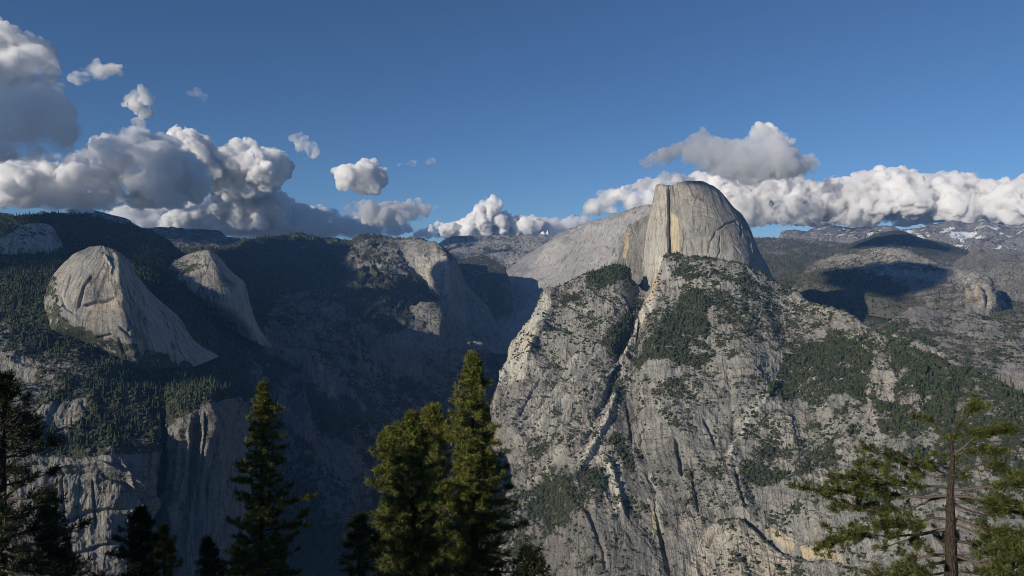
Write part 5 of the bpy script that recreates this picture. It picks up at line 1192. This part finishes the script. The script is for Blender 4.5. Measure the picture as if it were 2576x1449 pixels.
def tufts(C, Dr, R, rg, blades, tint, width=0.0075):
    """star-shaped needle tufts: C centres, Dr growth directions"""
    n = len(C)
    a = rg.normal(size=(n, blades, 3)); a /= np.linalg.norm(a, axis=2)[..., None]
    d = a * 0.95 + Dr[:, None] * 0.75; d /= np.linalg.norm(d, axis=2)[..., None]
    L = R[:, None, None] * rg.uniform(0.7, 1.1, (n, blades, 1))
    start = C[:, None] - Dr[:, None] * R[:, None, None] * rg.uniform(0, 0.9, (n, blades, 1))
    tip = start + d * L
    s = np.cross(d, rg.normal(size=(n, blades, 3))); s /= np.linalg.norm(s, axis=2)[..., None] + 1e-9
    w_ = width * (0.8 + 0.6 * rg.random((n, blades, 1)))
    mid_ = start + d * L * 0.45; mid_[..., 2] += 0
    V = np.stack([start, mid_ + s * w_, tip, mid_ - s * w_], 2).reshape(-1, 3)
    Fc = np.arange(len(V)).reshape(-1, 4)
    T = np.repeat(np.repeat(tint, blades) + rg.normal(0, 0.10, n * blades), 4)
    return V, Fc, T

def smooth_path(P, n):
    P = np.asarray(P, float)
    return pchip1(np.arange(len(P), dtype=float), P, np.linspace(0, len(P) - 1, n))

def bough(wood, P, r0, rg, C, Dr, dens=1.0, twig=0.5, spread=1.0, bare=0.25, dead=0.0):
    """a limb with side twigs, tufts toward the outer part"""
    n = max(5, int(len(P))); P = smooth_path(P, max(7, n)); L = np.linalg.norm(np.diff(P, axis=0), axis=1).sum()
    P[1:] += rg.normal(0, 0.012 * L, (len(P) - 1, 3))
    wood.tube(P, np.linspace(r0, max(0.008, r0 * 0.22), len(P)), 5)
    k = max(4, int(L * 6.5 * dens))
    for t in rg.uniform(bare, 1.0, k):
        i = t * (len(P) - 1); i0 = min(int(i), len(P) - 2); p = P[i0] + (P[i0 + 1] - P[i0]) * (i - i0)
        ax = P[i0 + 1] - P[i0]; ax /= np.linalg.norm(ax) + 1e-9
        sd = rg.normal(size=3) * np.array([1, 1, 0.45]); sd /= np.linalg.norm(sd)
        d = ax * rg.uniform(0.4, 1.0) + sd * spread * 0.9 + np.array([0, 0, 0.35]); d /= np.linalg.norm(d)
        l = twig * rg.uniform(0.35, 1.0) * (1.15 - 0.6 * t)
        e = p + d * l; m_ = p + d * l * 0.5 + np.array([0, 0, -0.03 * l]); e[2] += 0.12 * l
        wood.tube([p, m_, e], [0.012, 0.009, 0.006], 3)
        if rg.random() < dead: continue
        g = (e - m_); g /= np.linalg.norm(g)
        C.append(e); Dr.append(g)
        if l > 0.25: C.append(m_ + rg.normal(0, 0.03, 3)); Dr.append(g)
    g = P[-1] - P[-2]; g /= np.linalg.norm(g) + 1e-9
    if rg.random() >= dead: C.append(P[-1]); Dr.append(g)

def pine(label, d, trunk, prof, r_base, seed, spacing=0.42, per=5, tuft=0.25, blades=30, dens=1.0, twig=0.55, dark=0.0, tintm=0.5, up=0.35, droop=0.0,
         bend=0.0, dead=0.0, z_end=None, boughs=None, depth=0.9, bare=0.25, group=None, cat='pine tree', width=0.011):
    """trunk: [(x, y)] from the top down in frame units, prof: [(y, left, right)] crown reach in frame units"""
    rg = np.random.default_rng(900 + seed)
    tx = np.array([p[0] for p in trunk], float); ty = np.array([p[1] for p in trunk], float)
    T = pix(tx, ty, np.full(len(tx), d / 1000.0))
    # keep the trunk standing on one plan position, then run it down to the slope
    foot = T[-1].copy(); foot[2] = -3.2 - 0.62 * d if z_end is None else z_end; 
    root = bpy.data.objects.new('pine_tree', None); COL.objects.link(root); root.location = foot.tolist()
    tag(root, label, cat, group)
    TP = np.concatenate([T, foot[None]], 0)
    n = 40; TP = smooth_path(TP, n)
    hgt = TP[0, 2] - TP[-1, 2]; rr = 0.02 + (r_base - 0.02) * ((TP[0, 2] - TP[:, 2]) / (TP[0, 2] - T[-1, 2])) ** 1.05
    rr = np.minimum(rr, r_base * 1.5)
    w_t = Wood(); w_t.tube(TP - foot, rr, 14 if r_base > 0.15 else 8)
    w_b = Wood(); C, Dr = [], []
    pm = d / F
    py = np.array([p[0] for p in prof], float); pl = np.array([p[1] for p in prof], float); pr = np.array([p[2] for p in prof], float)
    ztop, zbot = T[0, 2], T[-1, 2] - 0.5
    view = T[0] / np.linalg.norm(T[0]); right = np.array([view[1], -view[0], 0]); right /= np.linalg.norm(right); fwd = np.array([view[0], view[1], 0]); fwd /= np.linalg.norm(fwd)
    z = ztop - 0.12; k = 0
    while z > zbot:
        i = np.interp(-z, -TP[:, 2], np.arange(n)); i0 = min(int(i), n - 2); c = TP[i0] + (TP[i0 + 1] - TP[i0]) * (i - i0)
        _, yy, _ = proj(c[None]); yy = yy[0]
        a0 = rg.uniform(0, 6.28); m_ = per + int(rg.integers(-1, 2))
        for q in range(m_):
            a = a0 + 6.283 * q / m_ + rg.normal(0, 0.25)
            ca, sa = math.cos(a), math.sin(a)
            reach = (np.interp(yy, py, pr) if ca > 0 else np.interp(yy, py, pl)) * pm
            side = abs(ca) * reach + (1 - abs(ca)) * depth * 0.5 * (np.interp(yy, py, pl) + np.interp(yy, py, pr)) * pm
            L = max(0.10, side * rg.uniform(0.42, 1.08) * (1.18 if rg.random() < 0.08 else 1.0))
            dr = right * ca + fwd * sa
            lift = up * (0.4 + 0.8 * math.exp(-(ztop - z) / 2.0)) - droop * min(1, (ztop - z) / 6)
            e1 = c + dr * L * 0.5 + np.array([0, 0, L * 0.5 * lift * 0.5]); e2 = c + dr * L + np.array([0, 0, L * lift])
            e2 = e2 + rg.normal(0, 0.05 * L, 3)
            bough(w_b, np.array([c, e1, e2]) - foot, 0.012 + 0.022 * L, rg, C, Dr, dens, min(twig, 0.15 + L * 0.5), bare=bare * 0.75 if L > 0.8 else 0.05, dead=dead)
        z -= spacing * (0.45 + 0.55 * min(1, (ztop - z) / 2.5)) * rg.uniform(0.75, 1.25); k += 1
    C.append(TP[0] - foot); Dr.append(np.array([0, 0, 1.0]))
    if boughs:
        for line, r0, kw in boughs:
            depthoff = kw.get('off', 0.0)
            ds = d + np.linspace(0, depthoff, len(line))
            Pb = pix([p[0] for p in line], [p[1] for p in line], ds / 1000.0) - foot
            bough(w_b, Pb, r0, rg, C, Dr, kw.get('dens', 1.0), kw.get('twig', 0.6), bare=kw.get('bare', 0.35), dead=kw.get('dead', dead), spread=kw.get('spread', 1.0))
            for _ in range(kw.get('subs', 3)):
                t = rg.uniform(0.3, 0.95); Q = smooth_path(Pb, 20); i = int(t * 18)
                dd_ = (Q[i + 1] - Q[i]); dd_ /= np.linalg.norm(dd_)
                s_ = rg.normal(size=3) * np.array([1, 1, 0.25]); s_ /= np.linalg.norm(s_)
                l = rg.uniform(0.5, 1.3) * kw.get('sub', 1.0); v_ = dd_ * 0.8 + s_ * 0.8 + np.array([0, 0, 0.05])
                bough(w_b, np.array([Q[i], Q[i] + v_ * l * 0.5, Q[i] + v_ * l + np.array([0, 0, 0.1 * l])]), r0 * 0.4, rg, C, Dr, kw.get('dens', 1.0), kw.get('twig', 0.6) * 0.8, bare=0.25, dead=kw.get('dead', dead))
    C = np.array(C); Dr = np.array(Dr)
    tint = np.clip(rg.normal(tintm, 0.16, len(C)), 0, 1)
    V, Fc, Tn = tufts(C, Dr, tuft * rg.uniform(0.75, 1.2, len(C)), rg, blades, tint, width)
    w_t.obj('trunk', M_BARK, root); w_b.obj('branches', M_TWIG, root)
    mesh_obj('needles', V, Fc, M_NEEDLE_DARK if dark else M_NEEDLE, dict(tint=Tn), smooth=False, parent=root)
    return root
GP = 'pines in the foreground'
pine('tallest sunlit pine of the middle cluster, its spire pointing up into the canyon', 36.0, [(1187, 890), (1188, 960), (1189, 1100), (1192, 1250), (1196, 1449)],
     [(890, 4, 4), (905, 14, 14), (940, 26, 28), (985, 38, 40), (1015, 52, 52), (1040, 68, 62), (1090, 78, 80), (1150, 80, 88), (1200, 82, 112), (1260, 90, 122), (1330, 100, 118), (1449, 120, 130)], 0.19, 1, per=6, spacing=0.36, dens=1.25, group=GP, tintm=0.52)
pine('broad dense pine at the left of the middle cluster', 31.0, [(1036, 1040), (1037, 1120), (1038, 1250), (1040, 1449)],
     [(1040, 4, 4), (1060, 16, 16), (1085, 45, 35), (1120, 72, 52), (1165, 88, 60), (1215, 112, 66), (1270, 108, 76), (1350, 118, 86), (1449, 130, 100)], 0.17, 2, per=6, spacing=0.36, dens=1.2, group=GP, tintm=0.48)
pine('pale candle-branched pine top behind the gap of the middle cluster', 41.0, [(1090, 1028), (1089, 1100), (1088, 1200), (1088, 1449)],
     [(1028, 10, 8), (1045, 26, 22), (1080, 40, 38), (1120, 52, 58), (1200, 60, 80), (1449, 80, 90)], 0.14, 3, per=6, up=0.9, spacing=0.4, group=GP, tintm=0.62)
pine('short rounded pine crown at the upper left shoulder of the middle cluster', 37.0, [(975, 1086), (978, 1150), (984, 1250), (990, 1449)],
     [(1084, 8, 10), (1105, 22, 26), (1140, 22, 30), (1200, 26, 30), (1300, 40, 40), (1449, 70, 60)], 0.10, 4, per=5, up=0.6, spacing=0.42, group=GP, tintm=0.5)
pine('thin shaded pine low at the left foot of the middle cluster', 27.0, [(905, 1300), (903, 1370), (900, 1449)],
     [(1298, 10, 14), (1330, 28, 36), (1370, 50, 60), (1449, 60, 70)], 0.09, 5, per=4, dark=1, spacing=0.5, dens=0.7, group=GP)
pine('tall slender pine standing alone left of the middle cluster', 42.0, [(661, 965), (661, 1050), (659, 1200), (657, 1449)],
     [(965, 3, 3), (985, 10, 10), (1010, 18, 20), (1040, 32, 36), (1075, 36, 46), (1120, 46, 52), (1170, 60, 54), (1240, 74, 66), (1320, 82, 80), (1400, 90, 94), (1449, 98, 100)], 0.14, 6, per=5, spacing=0.40, dens=1.1, group=GP, tintm=0.44, bare=0.3,
     boughs=[([(661, 1350), (720, 1325), (772, 1322)], 0.04, dict(subs=1, bare=0.5)), ([(661, 1300), (710, 1275), (742, 1262)], 0.035, dict(subs=1, bare=0.5))])
pine('dark bushy pine at the bottom, right of the small green-tipped one', 39.0, [(354, 1278), (354, 1340), (352, 1449)],
     [(1278, 4, 4), (1300, 16, 16), (1330, 34, 34), (1365, 52, 40), (1400, 66, 48), (1449, 86, 60)], 0.12, 7, per=5, dark=1, spacing=0.36, dens=1.1, group=GP)
pine('small yellowish pine leaning against the dark bushy one', 43.0, [(412, 1322), (412, 1380), (414, 1449)],
     [(1322, 4, 4), (1350, 14, 16), (1400, 26, 34), (1449, 34, 60)], 0.08, 8, per=4, spacing=0.42, group=GP, tintm=0.42, dens=0.8)
pine('small conical pine with a green tip at the bottom left', 36.0, [(123, 1238), (124, 1290), (126, 1380), (128, 1449)],
     [(1238, 4, 4), (1260, 12, 12), (1300, 28, 26), (1350, 38, 42), (1400, 60, 66), (1449, 80, 86)], 0.12, 9, per=5, spacing=0.36, group=GP, dark=1, tintm=0.75, dens=1.1)
pine('tall dark pine cut by the left edge, with bare twisted twigs', 26.0, [(8, 940), (7, 1050), (5, 1200), (0, 1449)],
     [(940, 6, 8), (965, 20, 20), (1000, 40, 36), (1050, 50, 60), (1100, 60, 84), (1150, 70, 104), (1230, 80, 110), (1300, 90, 112), (1449, 120, 150)], 0.20, 10, per=5, spacing=0.36, dark=1, dead=0.28, tintm=0.5, group=GP, dens=1.1)
pine('little dark pine top low between the two taller left pines', 38.0, [(522, 1356), (523, 1400), (524, 1449)],
     [(1356, 4, 4), (1380, 16, 18), (1410, 24, 28), (1449, 34, 40)], 0.07, 11, per=4, spacing=0.4, dark=1, tintm=0.6, group=GP)
pine('low dark pine sprays at the right foot of the middle cluster', 25.0, [(1330, 1385), (1330, 1449)],
     [(1385, 10, 20), (1410, 30, 36), (1449, 50, 50)], 0.06, 12, per=4, spacing=0.45, dark=1, group=GP, dens=0.7)
Bk = dict
pine('wide open old pine at the lower right with a forked top and long bare limbs', 33.0, [(2449, 1026), (2437, 1045), (2416, 1062), (2402, 1090), (2393, 1112), (2396, 1150), (2394, 1190), (2391, 1240), (2391, 1300), (2392, 1380), (2393, 1449)],
     [(1026, 4, 4), (1100, 8, 8), (1150, 20, 20), (1250, 60, 60), (1449, 70, 70)], 0.24, 13, per=2, spacing=0.95, dens=0.75, tuft=0.19, dead=0.2, tintm=0.24, dark=0, depth=3.2, group=GP, bare=0.4, boughs=[
     ([(2410, 1070), (2425, 1050), (2449, 1030), (2462, 1024)], 0.03, Bk(dens=2.2, subs=4, twig=0.35, sub=0.5, bare=0.3)),
     ([(2396, 1108), (2420, 1095), (2436, 1086)], 0.02, Bk(dens=1.6, subs=2, twig=0.3, sub=0.4)),
     ([(2400, 1142), (2448, 1108), (2501, 1090), (2548, 1081)], 0.05, Bk(dens=2.2, subs=7, twig=0.42, sub=0.6, bare=0.2)),
     ([(2399, 1145), (2440, 1138), (2487, 1134)], 0.035, Bk(dens=2.0, subs=5, twig=0.4, sub=0.6, bare=0.2)),
     ([(2386, 1115), (2367, 1090), (2337, 1057), (2315, 1050)], 0.035, Bk(dens=1.5, subs=4, twig=0.4, sub=0.5, off=1.5)),
     ([(2389, 1205), (2361, 1184), (2309, 1167), (2229, 1139)], 0.04, Bk(dens=1.1, subs=6, dead=0.4, off=-1.5)),
     ([(2386, 1226), (2326, 1219), (2257, 1222), (2180, 1208), (2124, 1200)], 0.055, Bk(dens=1.5, subs=10, off=-2.0, bare=0.25)),
     ([(2386, 1200), (2330, 1195), (2250, 1180), (2190, 1170)], 0.045, Bk(dens=1.2, subs=7, off=2.2, dead=0.3)),
     ([(2384, 1247), (2291, 1250), (2200, 1240), (2110, 1235), (2068, 1240)], 0.06, Bk(dens=1.6, subs=12, off=-1.0, bare=0.3)),
     ([(2384, 1250), (2300, 1275), (2200, 1285), (2090, 1275)], 0.05, Bk(dens=1.5, subs=10, off=2.0, bare=0.35)),
     ([(2381, 1306), (2326, 1313), (2274, 1327), (2180, 1335), (2085, 1338)], 0.055, Bk(dens=1.6, subs=11, off=-2.0, bare=0.35)),
     ([(2380, 1331), (2309, 1348), (2257, 1366), (2197, 1383)], 0.06, Bk(dens=0.7, subs=3, off=-0.5, bare=0.6)),
     ([(2380, 1330), (2270, 1345), (2180, 1350), (2100, 1362), (2060, 1375)], 0.05, Bk(dens=1.5, subs=9, off=2.5, bare=0.45)),
     ([(2379, 1397), (2326, 1399), (2285, 1411), (2239, 1432)], 0.065, Bk(dens=0.9, subs=5, bare=0.5)),
     ([(2379, 1413), (2340, 1418), (2300, 1440), (2270, 1465)], 0.07, Bk(dens=0.9, subs=5, bare=0.4, off=-2)),
     ([(2402, 1172), (2466, 1184), (2492, 1176), (2508, 1170), (2512, 1185)], 0.03, Bk(dens=1.4, subs=4, twig=0.35, sub=0.5, bare=0.4)),
     ([(2400, 1233), (2466, 1229), (2518, 1217), (2580, 1222), (2620, 1226)], 0.06, Bk(dens=1.5, subs=9, bare=0.3)),
     ([(2400, 1250), (2466, 1254), (2518, 1275), (2590, 1290)], 0.06, Bk(dens=1.4, subs=9, bare=0.35, off=-1.5)),
     ([(2404, 1270), (2470, 1290), (2540, 1290), (2600, 1300)], 0.045, Bk(dens=1.5, subs=9, off=2.0)),
     ([(2407, 1299), (2449, 1320), (2501, 1345), (2575, 1362)], 0.06, Bk(dens=1.5, subs=10, bare=0.3)),
     ([(2407, 1320), (2470, 1345), (2540, 1370), (2600, 1400)], 0.05, Bk(dens=1.6, subs=11, off=-2.0)),
     ([(2407, 1362), (2466, 1380), (2536, 1407), (2590, 1440)], 0.055, Bk(dens=1.6, subs=11, off=1.5)),
     ([(2409, 1400), (2470, 1420), (2540, 1450), (2580, 1470)], 0.055, Bk(dens=1.6, subs=10, off=-1.5)),
     ([(2378, 1440), (2320, 1450), (2240, 1455), (2160, 1470)], 0.05, Bk(dens=1.5, subs=9, off=1.5)),
     ([(2404, 1438), (2440, 1442), (2500, 1446)], 0.04, Bk(dens=0.8, subs=3)),
     ])

# the grove is unseen, added left of the viewpoint to shade the pines below
def shade_grove():
    rg = np.random.default_rng(77); w_ = Wood(); C, Dr = [], []
    for x, y, zt in [(-22, 4, 1.5), (-26, 8, 3.0), (-30, 12, 2.0), (-34, 17, 0.5), (-37, 22, -0.5), (-42, 27, -2), (-28, 2, 4.5), (-40, 14, 3.5), (-47, 22, 2.5), (-33, 23, 0.8), (-36, 26.5, -0.6), (-31, 19, 1.8), (-39, 31, -1.5)]:
        zb = -2.5 - 0.62 * math.hypot(x, y)
        w_.tube([(x, y, zt), (x + .1, y, (zt + zb) / 2), (x, y, zb - 1)], [0.03, 0.16, 0.3], 6)
        z = zt - 0.3
        while z > zt - 14:
            R = min(3.2, 0.5 + 0.32 * (zt - z))
            for q in range(5):
                a = rg.uniform(0, 6.28); L = R * rg.uniform(0.6, 1.05); e = np.array([x + L * math.cos(a), y + L * math.sin(a), z + 0.15 * L])
                w_.tube([(x, y, z), tuple(e)], [0.03, 0.01], 3)
                for t in np.arange(0.25, 1.01, 0.16):
                    C.append(np.array([x, y, z]) + (e - np.array([x, y, z])) * t + rg.normal(0, 0.16, 3)); Dr.append(np.array([math.cos(a) * .8, math.sin(a) * .8, .6]))
            z -= 0.42
    C = np.array(C); Dr = np.array(Dr)
    V, Fc, T = tufts(C, Dr, np.full(len(C), 0.42), rg, 22, np.full(len(C), 0.4), 0.03)
    Vw, Fw = np.concatenate(w_.V), np.concatenate(w_.F)
    o = mesh_obj('shade_woods', np.concatenate([V, Vw]), np.concatenate([Fc, Fw + len(V)]), [M_NEEDLE_DARK, M_TWIG], dict(tint=np.concatenate([T, np.zeros(len(Vw))])), smooth=False,
                 mat_index=np.concatenate([np.zeros(len(Fc)), np.ones(len(Fw))]))
    tag(o, 'unseen pines added beside the viewpoint for shade', None, None, 'stuff')
shade_grove()
